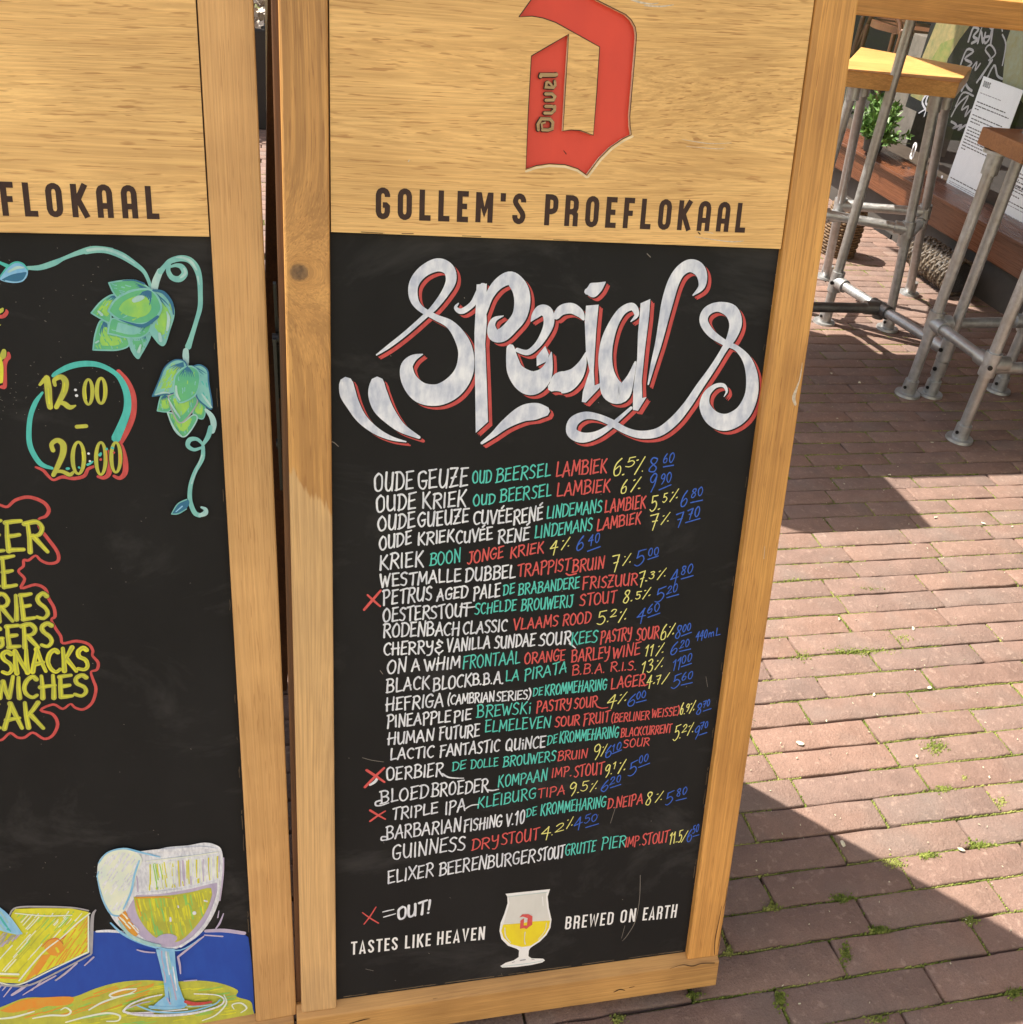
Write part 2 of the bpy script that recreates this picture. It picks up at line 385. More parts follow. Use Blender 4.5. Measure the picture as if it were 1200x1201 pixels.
for c in cells:
    r, y, x0, x1 = c; xm = (x0+x1)/2
    px, py = to_px((xm, y, 0)); q = [to_px((x, y, 0)) for x in (x0, x1)]
    inside = any(-30 < a < 1235 and 200 < b < 1230 and not board_hides(a, b) for a, b in q+[(px, py)])
    (vis if inside else rest).append((math.hypot(xm, y), c))
vis.sort(); rest += vis[290:]; vis = vis[:290]
def placed(c):
    r, y, x0, x1 = c
    return Vector(((x0+x1)/2, y+rs.uniform(-.0008, .0008), rs.uniform(-.0012, .0010))), (x1-x0-.0040)/.2105, rs.uniform(-.006, .006), (rs.uniform(-.011, .011), rs.uniform(-.004, .004))
for _, c in vis:
    p, sx, rz, tl = placed(c)
    me, _, _ = rs.choice(variants)
    o = bpy.data.objects.new('brick', me); scene.collection.objects.link(o); o.parent = pave
    o.location = p*U; o.scale = (sx, 1, 1); o.rotation_euler = (tl[0], tl[1], rz)
far = MB(); tones = []
for _, c in rest:
    p, sx, rz, tl = placed(c); _, vs, fs = rs.choice(variants)
    co, si = math.cos(rz), math.sin(rz)
    far.add([(p.x+x*sx*co-y*si, p.y+x*sx*si+y*co, p.z+z+y*tl[0]) for x, y, z in vs], fs, 0, True)
    tones += [rs.random()]*len(fs)
fo = far.build('paving_bricks', M_brick, pave, kind='stuff')
a = fo.data.attributes.new('tone', 'FLOAT', 'FACE'); a.data.foreach_set('value', tones)

# moss and fine grass growing in the joints
def mossmat():
    mt, nt, b = newmat('moss', .9, spec=.15)
    v = nd(nt, 'ShaderNodeNewGeometry').outputs['Position']
    f = noise(nt, v, 130, 3); g = noise(nt, v, 7, 2)
    c = ramp(nt, f, [(.3, (.06, .085, .016)), (.55, (.155, .19, .038)), (.75, (.34, .35, .10))])
    nt.links.new(mix(nt, ramp(nt, g, [(.45, (0, 0, 0)), (.65, (.5, .5, .5))]), c, (.40, .39, .13)), b.inputs['Base Color']); return mt
M_moss = mossmat()
moss = MB(); rm = random.Random(5)
def tuft(x, y, h, n, sp):
    for _ in range(n):
        bx, by = x+rm.gauss(0, sp), y+rm.gauss(0, sp*.6); a = rm.uniform(0, 6.283); w = rm.uniform(.0006, .0014)
        hh = h*rm.uniform(.4, 1.1); lx, ly = rm.uniform(-.6, .6)*hh, rm.uniform(-.6, .6)*hh
        dx, dy = math.cos(a)*w, math.sin(a)*w; z = -.006
        moss.add([(bx-dx, by-dy, z), (bx+dx, by+dy, z), (bx+lx, by+ly, z+hh)], [(0, 1, 2)])
def clump(x, y, rx, ry, h):
    n = 7; vs = [(x, y, h-.006)]
    for k in range(n):
        a = 6.283*k/n; q = rm.uniform(.6, 1.1); vs.append((x+math.cos(a)*rx*q, y+math.sin(a)*ry*q, -.008))
    for k in range(n):
        a = 6.283*(k+.5)/n; q = rm.uniform(.4, .7); vs.append((x+math.cos(a)*rx*q, y+math.sin(a)*ry*q, h*rm.uniform(.6, 1)-.006))
    fs = []
    for k in range(n):
        k2 = (k+1) % n; fs += [(1+k, 1+k2, 8+k), (8+k, 1+k2, 8+k2), (0, 8+k, 8+k2)]
    moss.add(vs, fs, 0, True)
def wob(x, y): return math.sin(x*3.1-y*5.3+1.2)*.8+math.sin(x*9.1+y*3.7)+math.sin(x*23.0-y*17.0)*.7+math.sin(y*31+x*5)*.6
for _, (r, y, x0, x1) in vis:
    yj = y - BP/2; amt = 1.45 if y < 1.15 else 1.15 if y < 1.7 else .5
    n = int((x1-x0)/.0033)
    for i in range(n):
        x = x0 + (x1-x0)*i/n
        w = wob(x, yj)
        if w > .45 - amt*1.0:
            clump(x, yj+rm.gauss(0, .0005), rm.uniform(.002, .0036), rm.uniform(.0012, .0022), rm.uniform(.004, .0064))
        if w > 1.3 and rm.random() < .7*amt: tuft(x, yj, .007, 4, .0018)
    for i in range(14):
        yy = y-BP/2 + BP*i/14
        if wob(x0*1.7, yy*2.1) > .5-amt*1.0:
            clump(x0+rm.gauss(0, .0006), yy, rm.uniform(.0014, .0026), rm.uniform(.002, .003), rm.uniform(.004, .0062))
        if rm.random() < .06*amt: tuft(x0, yy, .006, 3, .0016)
for (px, py, w, h, n) in ((1098, 876, 15, 8, 240), (1020, 764, 44, 4, 300), (990, 762, 24, 4, 120), (943, 768, 12, 8, 90), (1060, 748, 14, 5, 80),
                          (985, 1052, 14, 4, 160), (990, 1056, 8, 3, 80), (905, 1064, 9, 5, 110), (1032, 1090, 12, 5, 160), (1088, 1003, 14, 4, 160),
                          (1048, 1012, 12, 7, 160), (1106, 925, 15, 4, 150), (1150, 990, 20, 4, 160), (1138, 1080, 9, 6, 120), (915, 1172, 7, 12, 160),
                          (992, 1118, 6, 14, 150), (855, 1115, 5, 7, 80), (815, 1166, 10, 4, 90), (725, 1196, 12, 5, 100), (1030, 1196, 14, 6, 120),
                          (1190, 1165, 12, 6, 120), (983, 549, 5, 2, 40), (1130, 912, 5, 3, 30), (1175, 940, 7, 6, 80), (1020, 690, 16, 2, 40), (932, 680, 18, 2, 40)):
    for _ in range(n):
        P_ = at_z(px+rm.gauss(0, w*.45), py+rm.gauss(0, h*.45), 0)
        if rm.random() < .55: clump(P_.x, P_.y, rm.uniform(.0015, .003), rm.uniform(.0012, .0022), rm.uniform(.006, .010))
        else: tuft(P_.x, P_.y, .010, 3, .0015)
moss.build('joint_moss', M_moss, pave, kind='stuff')
# dry leaf flakes and seed husks scattered on the bricks
fl = MB(); M_flake = flat('dry_flake', (.56, .52, .38), .8, var=.3, scale=60)
def flake(px, py, rx, ry, z=.0022):
    c = at_z(px, py, 0); n = 9; a0 = rm.uniform(0, 6)
    vs = [(c.x, c.y, z+.0015)]
    for k in range(n):
        a = 6.283*k/n; q = rm.uniform(.75, 1.1); dx, dy = math.cos(a)*rx*q, math.sin(a)*ry*q
        vs.append((c.x+dx*math.cos(a0)-dy*math.sin(a0), c.y+dx*math.sin(a0)+dy*math.cos(a0), z+rm.uniform(-.0008, .0012)))
    fl.add(vs, [(0, 1+k, 1+(k+1) % n) for k in range(n)])
for px, py, s in ((938, 872, .0085), (1090, 807, .006), (1025, 815, .005), (1071, 737, .006), (984, 726, .005), (1127, 997, .006), (988, 990, .007), (969, 846, .003),
                  (1153, 614, .006), (1187, 618, .004), (1097, 607, .005), (1043, 557, .005), (975, 438, .006), (1008, 449, .007), (1093, 519, .006), (1176, 468, .005),
                  (982, 491, .004), (1160, 912, .003), (1075, 887, .004)):
    flake(px, py, s, s*.55)
for _ in range(120):
    px, py = rm.uniform(880, 1200), rm.uniform(420, 1190)
    if px > 1010-py*.17: flake(px, py, rm.uniform(.0009, .0028), rm.uniform(.0005, .0009))
fl.build('leaf_litter', M_flake, pave, kind='stuff')

# ------------------------------------------------------------------ lettering: single-stroke hands drawn as brush ribbons
HAND = {
'A': (6, ['0,0 3.1,10', '3.1,10 6,0', '1,3.4 5.4,3.9']), 'B': (5.6, ['.8,0 .8,10', '~0,9.5 3,10.2 5,8.4 4,6.2 1,5.3', '~1,5.3 4.2,5.2 5.6,3 4.4,.6 0,0']),
'C': (5, ['~5,8.8 3.5,10 1.2,8.4 .2,5 1,1.6 3,0 5,1']), 'D': (5.8, ['.9,0 .9,9.8', '~0,9.6 3,9.9 5.5,7.6 5.7,4.2 4,.9 .2,0']),
'E': (4.8, ['.6,.2 .6,9.8', '.2,9.8 4.8,10.3', '.6,5.2 4.1,5.7', '.4,.2 4.9,.6']), 'F': (4.8, ['.6,-.4 .6,9.8', '.1,9.7 5,10.4', '.6,5.2 4.1,5.7']),
'G': (5.6, ['~5,8.8 3.3,10 1,8.4 .2,4.8 1.2,1.2 3.3,.1 5,1.6 5.2,4.2', '2.9,4.4 5.7,4.8']), 'H': (5.8, ['.6,-.2 .8,10', '5,-.2 5.2,10.2', '-.2,4.8 5.9,5.5']),
'I': (1.5, ['.8,0 .8,10']), 'J': (4.2, ['~3.4,10 3.6,4 2.9,.6 1.4,-.5 0,1.2', '1.6,10 4.8,10.1']), 'K': (5.4, ['.6,0 .7,10', '4.8,10 .8,4.4', '1.6,5.4 5.7,-.5']),
'L': (4.4, ['.6,10 .6,.3', '.6,.3 4.7,.7']), 'M': (6.8, ['.3,0 .9,10', '.9,10 3.4,2.6', '3.4,2.6 5.9,10', '5.9,10 6.7,0']), 'N': (5.8, ['.5,0 .7,10', '.7,10 5,.2', '5,.2 5.5,10.8']),
'O': (5.8, ['~2.8,10 .8,8.2 .2,4.6 1.1,1 2.9,0 4.9,1.4 5.5,5 4.7,8.6 2.6,10.1']), 'P': (5.2, ['.8,-.8 .9,10', '~0,9.5 3.3,10.2 5.2,7.9 4,5.3 1,4.7']),
'Q': (6, ['~2.8,10 .8,8.2 .2,4.6 1.1,1 2.9,0 4.9,1.4 5.5,5 4.7,8.6 2.6,10.1', '3.4,2.4 6.2,-1']), 'R': (5.6, ['.6,-.2 .8,10', '~0,9.5 3.3,10.2 5.1,8 3.9,5.7 1,5', '2,5.2 5.9,-.4']),
'S': (4.6, ['~4.5,8.9 2.8,10 .7,8.5 1.1,6.3 3.7,4.4 4.3,2 2.6,.1 0,.9']), 'T': (5, ['2.6,0 2.7,9.9', '0,9.5 5.6,10.4']), 'U': (5.6, ['~.4,10 .4,3.4 1.5,.4 3.2,.6 4.8,3 5,9.9', '5,10 5.1,-.1']),
'V': (5.2, ['0,10 2.6,0', '2.6,0 5.4,10.4']), 'W': (7.2, ['0,10 1.8,0', '1.8,0 3.6,8', '3.6,8 5.2,0', '5.2,0 7.4,10.4']), 'X': (5.2, ['0,10 5.4,0', '5.2,10 0,0']),
'Y': (5, ['~.2,10 .8,6 2.4,5 4.4,6.4', '~4.8,10 4.4,2 3,-1.6 .8,-1.8']), 'Z': (5, ['0,9.8 4.8,10', '4.8,10 .2,0', '.2,0 5.2,.5', '1,5 4,5.2']),
'É': (4.8, ['.6,.2 .6,9.4', '.2,9.4 4.8,9.8', '.6,5.2 4.1,5.6', '.4,.2 4.9,.6', '2.2,11.6 4,13.4']),
'&': (5, ['~4.6,8.6 3,9.8 1.4,8 3.6,5.8 .6,4 .8,1.2 3.2,.4 5,2.6', '2.6,11 2.6,9.4', '2.6,.6 2.6,-1']), '(': (2, ['~2.2,12 .6,8 .4,3 2,-1']), ')': (2, ['~0,12 1.6,8 1.6,3 0,-1']),
'.': (1.2, ['.3,.2 .8,.5']), '!': (1.6, ['1.2,10 .7,3', '.5,.3 .8,.6']), ',': (1, ['.6,.6 .2,-1']), "'": (1.2, ['.8,11 .4,9']),
'%': (5, ['.2,-1 4.6,10.6', '.9,8.6 1.4,9', '4,.6 4.5,1']), '/': (4, ['.2,-1 4,10.6']), '=': (6, ['0,7.4 5.6,8.2', '.2,3.6 5.8,4.6']), '_': (10, ['0,0 10,0']),
'0': (5, ['~2.6,10 .8,7.8 .6,3 2,0 3.8,1.2 4.6,5.6 3.6,9.4 2.4,10.1']), '1': (3.2, ['0,7.6 2.2,10', '2.2,10 1.6,-.6']), '2': (5, ['~.6,7.6 2,10 4,9.6 4.2,7 2.4,3.6 0,0', '0,0 5,.8']),
'3': (4.8, ['~.8,9 3,10 4.2,8 2.2,5.8', '~2.2,5.8 4.4,4.4 4,1 1.8,-.3 0,1']), '4': (5.2, ['3.9,10.2 .1,4', '.1,4 5.3,4.3', '3.9,10.2 3,-2']), '5': (4.8, ['1.2,10 .9,5.6', '1.2,9.9 4.8,10.5', '~.9,5.6 3,6.4 4.4,4 3.6,1 1.6,-.3 0,.8']),
'6': (4.8, ['~3.8,10.2 1.6,7 .5,3 1.4,.2 3.4,.6 4.3,3.4 3.2,5.4 .9,3.6']), '7': (5, ['0,9.6 4.8,10.2', '4.8,10.2 2.2,-1', '1.4,5 4.6,5.4']), '8': (4.8, ['~3.9,9 2.2,10 .9,8 2.4,5.7 4,3 2.8,.1 .7,1.2 1.2,4 3.6,6.6 4,9.2 2.8,10.1']),
'9': (4.8, ['~4,8.4 2.6,10 .8,8.2 1,5.6 2.8,5 4.2,7.6', '~4.2,7.8 3.6,3 2,-.8']), 'm': (6, ['~0,6 .3,0', '~.2,5 1.8,6.4 2.6,0', '~2.6,5 4.4,6.4 5.2,0']), 'a': (5, ['~4,6 1,6 .4,2 2,0 4,2', '4,6.4 4.4,0']),
'n': (5, ['.4,6.4 .6,0', '~.6,4 2.6,6.6 4.2,4 4.4,0']), 'd': (5, ['~4,5 1.4,5.8 .4,2 2,0 4,2', '4.4,10.5 4.2,0']), 'e': (4.4, ['~.6,3 3.8,3.6 3,6.2 1,5.4 .6,1.6 2.4,0 4.2,1']), 'l': (2, ['~.4,8 1.8,10.6 1.4,4 .8,0 2.4,.6']),
'o': (4.6, ['~2.4,6.2 .5,4 1.4,.3 3.6,.8 4,4.4 2.2,6.3']), 'r': (4, ['.5,6.4 .6,0', '~.6,3.4 2.2,6 3.8,5.6']), 's': (3.8, ['~3.6,5.8 1.4,6.2 .8,4 3,2.8 2.8,.4 .2,.3']), 'i': (1.6, ['.8,6 .8,0', '.8,8.4 1,8.9']), 'k': (4.6, ['.6,10 .6,0', '3.8,6.2 .8,3', '1.6,3.8 4.4,0']),
'c': (4.2, ['~4,5.4 2.2,6.3 .5,4 1,.6 3,0 4.2,1']), 'u': (5, ['~.5,6 .6,1.4 2.4,0 4,2 4.2,6', '4.2,6 4.4,0']), 'b': (5, ['.6,10.5 .6,0', '~.6,4.4 2.8,6.2 4.4,3.4 3,0 .6,.6']), 't': (3.6, ['1.6,9 1.6,0', '0,6.2 3.6,6.6']),
}
PRINT = {   # condensed grotesque caps, stroke 1.6 on height 10
'G': (4.3, ['3.5,7.1 3.5,8.1 2.8,9.2 1.5,9.2 .8,8.1 .8,1.9 1.5,.8 2.8,.8 3.5,1.9 3.5,4.5 2.1,4.5']), 'O': (4.3, ['3.5,5 3.5,8.1 2.8,9.2 1.5,9.2 .8,8.1 .8,1.9 1.5,.8 2.8,.8 3.5,1.9 3.5,5.02']),
'L': (3.5, ['.8,10 .8,.8 3.5,.8']), 'E': (3.5, ['3.5,9.2 .8,9.2 .8,.8 3.5,.8', '.8,5.1 3.1,5.1']), 'M': (5.4, ['.8,0 .8,10', '.95,9.6 2.7,3.4 4.45,9.6', '4.6,10 4.6,0']), "'": (1.6, ['.8,10 .8,7.2']),
'S': (4.2, ['3.4,7.2 3.4,8.1 2.7,9.2 1.5,9.2 .8,8.1 .8,7 3.4,3.3 3.4,1.9 2.7,.8 1.5,.8 .8,1.9 .8,2.9']), 'P': (4.1, ['.8,0 .8,9.2 2.6,9.2 3.4,8.3 3.4,5.4 2.6,4.5 .8,4.5']),
'R': (4.3, ['.8,0 .8,9.2 2.7,9.2 3.5,8.3 3.5,5.6 2.7,4.7 .8,4.7', '2.6,4.7 3.5,3.8 3.5,0']), 'F': (3.4, ['3.4,9.2 .8,9.2 .8,0', '.8,5 3,5']), 'K': (4.4, ['.8,0 .8,10', '3.9,10 1.5,4.9', '1.7,5.6 4,0']),
'A': (4.3, ['.8,0 .8,8.1 1.5,9.2 2.8,9.2 3.5,8.1 3.5,0', '.8,3.6 3.5,3.6']), 'T': (4, ['2,0 2,9.2', '0,9.2 4,9.2']), 'H': (4.3, ['.8,0 .8,10', '3.5,0 3.5,10', '.8,5 3.5,5']), 'I': (1.7, ['.85,0 .85,10']),
'V': (4.4, ['.6,10 2.2,.9 3.8,10']), 'N': (4.4, ['.8,0 .8,10', '1,9.4 3.4,.6', '3.6,0 3.6,10']), 'B': (4.2, ['.8,.8 .8,9.2 2.6,9.2 3.4,8.4 3.4,6 2.7,5.1 .8,5.1', '2.7,5.1 3.5,4.3 3.5,1.6 2.7,.8 .8,.8']),
'W': (6, ['.6,10 1.6,.9 3,8.6 4.4,.9 5.4,10']), 'D': (4.3, ['.8,.8 .8,9.2 2.6,9.2 3.5,8.1 3.5,1.9 2.6,.8 .8,.8']), 'a': (4.4, ['.6,0 2.2,9.4 3.8,0', '1.1,2.4 3.3,2.4']), ' ': (2.6, []),
}
def parse(s):
    sm = s[0] == '~'; return sm, [tuple(float(q) for q in p.split(',')) for p in s.lstrip('~').split()]
def catmull(pts, sub=5):
    out = []; n = len(pts)
    for i in range(n-1):
        p0, p1, p2, p3 = pts[max(i-1, 0)], pts[i], pts[i+1], pts[min(i+2, n-1)]
        for k in range(sub):
            t = k/sub
            out.append(tuple(.5*((2*b)+(-a+c)*t+(2*a-5*b+4*c-d)*t*t+(-a+3*b-3*c+d)*t**3) for a, b, c, d in zip(p0, p1, p2, p3)))
    out.append(tuple(pts[-1])); return out
def soften(pts):
    n = len(pts); closed = math.dist(pts[0], pts[-1]) < .1
    if n < 4: return pts
    out = [pts[0]]
    for i in range(1, n-1):
        p, q, r = pts[i-1], pts[i], pts[i+1]
        if min(math.dist(p, q), math.dist(q, r)) < 1.7:
            f1 = .32*min(1, 1.5/math.dist(p, q)); f2 = .32*min(1, 1.5/math.dist(q, r))
            out += [(q[0]+(p[0]-q[0])*f1, q[1]+(p[1]-q[1])*f1), (q[0]+(r[0]-q[0])*f2, q[1]+(r[1]-q[1])*f2)]
        else: out.append(q)
    return out+[pts[-1]]
LAY = [0]
def ribbon(mb, pts, widths, y0, mi=0, cap=True, step=.00001, mode='brush'):
    """flat brush stroke in the board's x-z plane at depth y0 (towards the reader is -y)"""
    if len(pts) < 2: return
    LAY[0] = (LAY[0]+1) % 14; yb = y0 - LAY[0]*step
    n = len(pts); L = []; R = []
    dirs = []
    for i in range(n-1):
        dx, dz = pts[i+1][0]-pts[i][0], pts[i+1][1]-pts[i][1]; l = math.hypot(dx, dz) or 1e-9; dirs.append((dx/l, dz/l))
    for i in range(n):
        a = dirs[max(i-1, 0)]; b = dirs[min(i, n-2)]
        nx, nz = -(a[1]+b[1]), a[0]+b[0]; l = math.hypot(nx, nz)
        if l < .25: nx, nz, l = -b[1], b[0], 1
        nx, nz = nx/l, nz/l
        k = 1.0
        if mode == 'print': k = 1/max(.5, (nx*-b[1]+nz*b[0]))
        w = widths[i]/2*k
        L.append((pts[i][0]+nx*w, pts[i][1]+nz*w)); R.append((pts[i][0]-nx*w, pts[i][1]-nz*w))
    ramp_ = step*.45/n
    vs = []; fs = []
    for i in range(n):
        y = yb - ramp_*i; vs += [(L[i][0], y, L[i][1]), (R[i][0], y, R[i][1])]
    for i in range(n-1): fs.append((2*i, 2*i+2, 2*i+3, 2*i+1))
    if cap:
        for i, d, sg in ((0, dirs[0], -1), (n-1, dirs[-1], 1)):
            w = widths[i]/2; o = len(vs); y = yb-ramp_*i
            a, b = (2*i, 2*i+1)
            px, pz = pts[i]; nx, nz = -d[1], d[0]
            vs += [(px+sg*d[0]*w*.62+nx*w*.72, y, pz+sg*d[1]*w*.62+nz*w*.72), (px+sg*d[0]*w*.95, y, pz+sg*d[1]*w*.95), (px+sg*d[0]*w*.62-nx*w*.72, y, pz+sg*d[1]*w*.62-nz*w*.72)]
            fs.append((a, o, o+1, o+2, b) if sg > 0 else (b, o+2, o+1, o, a))
    mb.add(vs, fs, mi)
def fillpoly(mb, pts, y0, mi=0, holes=(), step=.00001):
    LAY[0] = (LAY[0]+1) % 14; y = y0-LAY[0]*step
    loops = [[Vector((p[0], p[1], 0)) for p in pts]] + [[Vector((p[0], p[1], 0)) for p in h] for h in holes]
    flatv = [v for l in loops for v in l]
    tris = tessellate_polygon(loops)
    mb.add([(v.x, y, v.y) for v in flatv], [tuple(t) for t in tris])
    for k in range(len(tris)): mb.m[-1-k] = mi
rj = random.Random(3)
def word(mb, st, text, x0, y0, x1, y1, h, wpx, yd, mi=0, table=HAND, jit=.26, slant=.03, gap=1.5, mode='brush'):
    """letters between two baseline points given as picture positions on the board"""
    if table is HAND: h *= .95; wpx *= .93
    a = st(x0, y0); b = st(x1, y1); hh = st(x0, y0-h)[1]-a[1]
    tot = sum(table[c][0] if c in table else 3 for c in text) + gap*(len(text)-1)
    ux, uz = (b[0]-a[0])/tot, (b[1]-a[1])/tot
    x = 0; k = hh/10; wu = wpx*PXU
    for c in text:
        g = table.get(c)
        if not g: x += 3+gap; continue
        sl = slant + (rj.uniform(-.035, .035) if jit else 0); dz = rj.uniform(-.25, .25) if jit else 0; sc = 1+(rj.uniform(-.05, .06) if jit else 0)
        for s in g[1]:
            sm, pts = parse(s)
            pts = [(px+rj.uniform(-jit, jit), pz+rj.uniform(-jit, jit)) for px, pz in pts] if jit else pts
            if sm: pts = catmull(pts, 4)
            elif mode == 'print': pts = soften(pts)
            elif jit and math.dist(pts[0], pts[-1]) > 3:
                (p, q), bow = (pts[0], pts[-1]), rj.uniform(-.2, .2)
                pts = [p, ((p[0]+q[0])/2+bow, (p[1]+q[1])/2-bow*.5), q]
            P2 = [(a[0]+(x+px+sl*pz)*ux, a[1]+(x+px)*uz+(pz*sc+dz)*k) for px, pz in pts]
            n = len(P2)
            if jit: ws = [wu*(1.08-.30*(i/(n-1))+rj.uniform(-.06, .06)) for i in range(n)]
            else: ws = [wu]*n
            ribbon(mb, P2, ws, yd, mi, cap=bool(jit), mode=mode)
        x += g[0]+gap
PXU = .00083

# ------------------------------------------------------------------ the two menu boards (A-frames)
def frame_axes(b1, b2):
    h = Vector((math.cos(b1), math.sin(b1), 0)); n0 = Vector((-math.sin(b1), math.cos(b1), 0))
    u = Vector((0, 0, 1))*math.cos(b2) + n0*math.sin(b2)
    return h, -(h.cross(u)), u             # local x, y (backwards), z (up the board)
class Board:
    def __init__(s, O, b1, b2):
        s.O = Vector(O); s.h, s.b, s.u = frame_axes(b1, b2)
        m = Matrix.Identity(4)
        for i in range(3): m[i][0] = s.h[i]; m[i][1] = s.b[i]; m[i][2] = s.u[i]; m[i][3] = s.O[i]*U
        s.m = m
    def at(s, depth):
        O = s.O + s.b*depth
        def st(px, py):
            P_ = hit(px, py, O, s.b) - O
            return (P_.dot(s.h), P_.dot(s.u))
        return st
RB = Board((0.52704974, 0.60742946, 0.02), -0.01056579, 0.26991154)
LB = Board((0.0085, 0.6165, 0.010), 0.03476094, 0.29876595)
CHD = .0080                                # depth of the writing surface behind the stile faces
HDD = .0022                                # depth of the oak header face
W = .516
def dpoly(st):
    """outline of the routed blackletter D read off the header (crop pixels -> board)"""
    top = [(265,105),(340,0),(440,-110),(520,-125),(620,-85),(770,0),(950,90),(985,125),(1010,170),(1018,220),(1010,330),(990,560),(975,740),(977,800),(985,858),
           (930,885),(850,940),(780,1010),(735,1070),(700,1118),(640,1075),(560,1050),(460,1045),(380,1055),(310,1080),(325,720),(345,355),(465,285),(585,215),
           (566,520),(548,835),(600,828),(660,832),(742,862),(764,580),(782,297),(590,190),(500,140),(420,112),(350,100)]
    return [st(560+x/5.4545, y/5.4545) for x, y in top]
def build_board(B, label, stile_mats, panel_mat, logo):
    t = empty('menu_board', (0, 0, 0), label, 'menu board', 'chalk menu boards standing side by side', mat=B.m)
    def rail(x0, x1, prof, name, mt, lb=None):
        mb = MB(); n = len(prof)
        mb.add([(x, y, z) for x in (x0, x1) for y, z in prof], [tuple(range(n)), tuple(range(2*n-1, n-1, -1))] + [(i, n+i, n+(i+1) % n, (i+1) % n) for i in range(n)])
        return mb.build(name, mt, t, bevel=.0009, label=lb)
    TOP = 1.132
    mb = MB(); mb.box(-.0415, 0 if logo else .0032, 0, .034, .0425, TOP); mb.build('stile', stile_mats[1], t, bevel=.0016)
    mb = MB(); mb.box(-.5105, -.4714, 0, .012, .0425, TOP); ls = mb.build('stile', stile_mats[0], t, bevel=.0022)
    mb = MB(); mb.box(-.5160, -.4700, .0122, .033, .0425, TOP); mb.build('stile_backing', M_shaded_oak, t, bevel=.001)
    rail(-.5160, .0, [(-.0045, 0), (-.0045, .0375), (.0075, .0478), (.0300, .0478), (.0300, .0425), (.034, .0425), (.034, 0)], 'bottom_rail', M_rail)
    rail(-.5160, .0, [(0, TOP), (0, 1.152), (.034, 1.152), (.034, TOP)], 'top_rail', M_rail)
    # chalk panel
    mb = MB(); mb.box(-.4745, -.0385, CHD, CHD+.006, .044, .905); ch = mb.build('chalk_panel', M_chalk, t)
    # header panel, the big letter routed into it
    z0, z1 = .8988, 1.1315; x0, x1 = -.4702, -.0428
    mb = MB(); mb.box(-.4712, -.0418, .0077, .0118, .9055, 1.1315); mb.build('header_backing', M_shaded_oak, t)  # dark board added to keep sun from leaking through the header gap
    mb = MB()
    rect = [(x0, z0), (x1, z0), (x1, z1), (x0, z1)]
    if logo:
        D = dpoly(B.at(HDD)); dep = .0055
        loops = [[Vector((*p, 0)) for p in rect], [Vector((*p, 0)) for p in D]]
        fv = loops[0]+loops[1]
        mb.add([(v.x, HDD, v.y) for v in fv], [tuple(q) for q in tessellate_polygon(loops)])
        n = len(D)
        mb.add([(x, y, z) for y in (HDD, HDD+dep) for x, z in D], [(i, (i+1) % n, n+(i+1) % n, n+i) for i in range(n)], 1)
    else: mb.add([(x, HDD, z) for x, z in rect], [(0, 1, 2, 3)])
    mb.add([(x, y, z) for y in (HDD, .0075) for x, z in rect], [(0, 1, 5, 4), (1, 2, 6, 5), (3, 0, 4, 7)])
    hp = mb.build('header_panel', [panel_mat, wood_cut], t)
    if logo:
        mb = MB(); fillpoly(mb, D, HDD+.0050); mb.build('routed_letter', P['D'], hp, label='big red blackletter D cut into the oak header')
        m5 = MB()
        k0 = .95*PXU; cl = D+[D[0], D[1]]; ribbon(m5, cl, [k0]*len(cl), HDD-.00008, 0, cap=False, mode='brush')
        m5.build('routed_letter_shade', P['K'], hp)  # dark line painted as shade along the routed rim
        m5 = MB(); lo = [q for q in D[14:24]]
        ribbon(m5, [(x_+.0014, z_-.0013) for x_, z_ in D[14:20]], [2.2*PXU]*6, HDD-.00004, 0, cap=True); ribbon(m5, [(x_+.0002, z_-.0018) for x_, z_ in D[19:25]], [2.2*PXU]*6, HDD-.00004, 0, cap=True)
        m5.build('routed_letter_chamfer', wood_cut, hp)
        st = B.at(HDD+.0006); mb = MB(); mbk = MB()
        def L8(pts, w):
            q = [st(600+x/10.9, 60+y/10.9) for x, y in pts]; k = w/10.9*PXU*.92
            ribbon(mbk, q, [k*1.5]*len(q), HDD+.0030, 0, cap=True, mode='print'); ribbon(mb, q, [k]*len(q), HDD+.0006, 0, cap=True, mode='print')
        for pts, w in (([(372,318),(380,298),(560,298),(578,290)],42), ([(450,395),(440,455),(535,462),(560,430),(556,375)],32), ([(465,385),(505,415)],28), ([(500,412),(520,440)],24),
                       ([(435,540),(520,540),(556,575),(536,618),(440,622)],36), ([(435,700),(515,700),(556,715)],34), ([(424,785),(510,785),(550,750),(556,700)],36),
                       ([(345,1000),(338,930),(380,860),(492,862),(530,905),(522,985),(470,1003),(395,1000)],36), ([(395,1000),(385,920),(430,905)],22)):
            L8(pts, w)
        mbk.build('routed_wordmark_shade', [P['K']], hp)  # wider dark strokes painted as a shadow round the letters
        mb.build('routed_wordmark', [M_panel_in], hp, label='small blackletter wordmark Duvel standing in the stem of the red letter')
    # black-brown printed name: same position on both boards
    st0 = RB.at(HDD)
    for txt, a, b in (("GOLLEM'S", (440.7, 255.8), (615.7, 262.2)), ('PROEFLOKAAL', (638, 263.6), (873.4, 272.2))):
        lay = MB(); word(lay, st0, txt, a[0], a[1], b[0], b[1], 36.4, 5.7, HDD-.00012, 0, PRINT, jit=0, slant=0, gap=2.35, mode='print')
        lay.build('printed_name', P['K'], hp)
    # back frame, hinge and stay
    mb = MB()
    up = Vector((0, 0, 1)); ap = B.O + B.u*1.135 + B.b*.040; yb = .41
    dn = Vector((0, B.O.y+.585-ap.y, -ap.z+.004))
    loc = lambda P_: tuple((P_-B.O).dot(a) for a in (B.h, B.b, B.u))
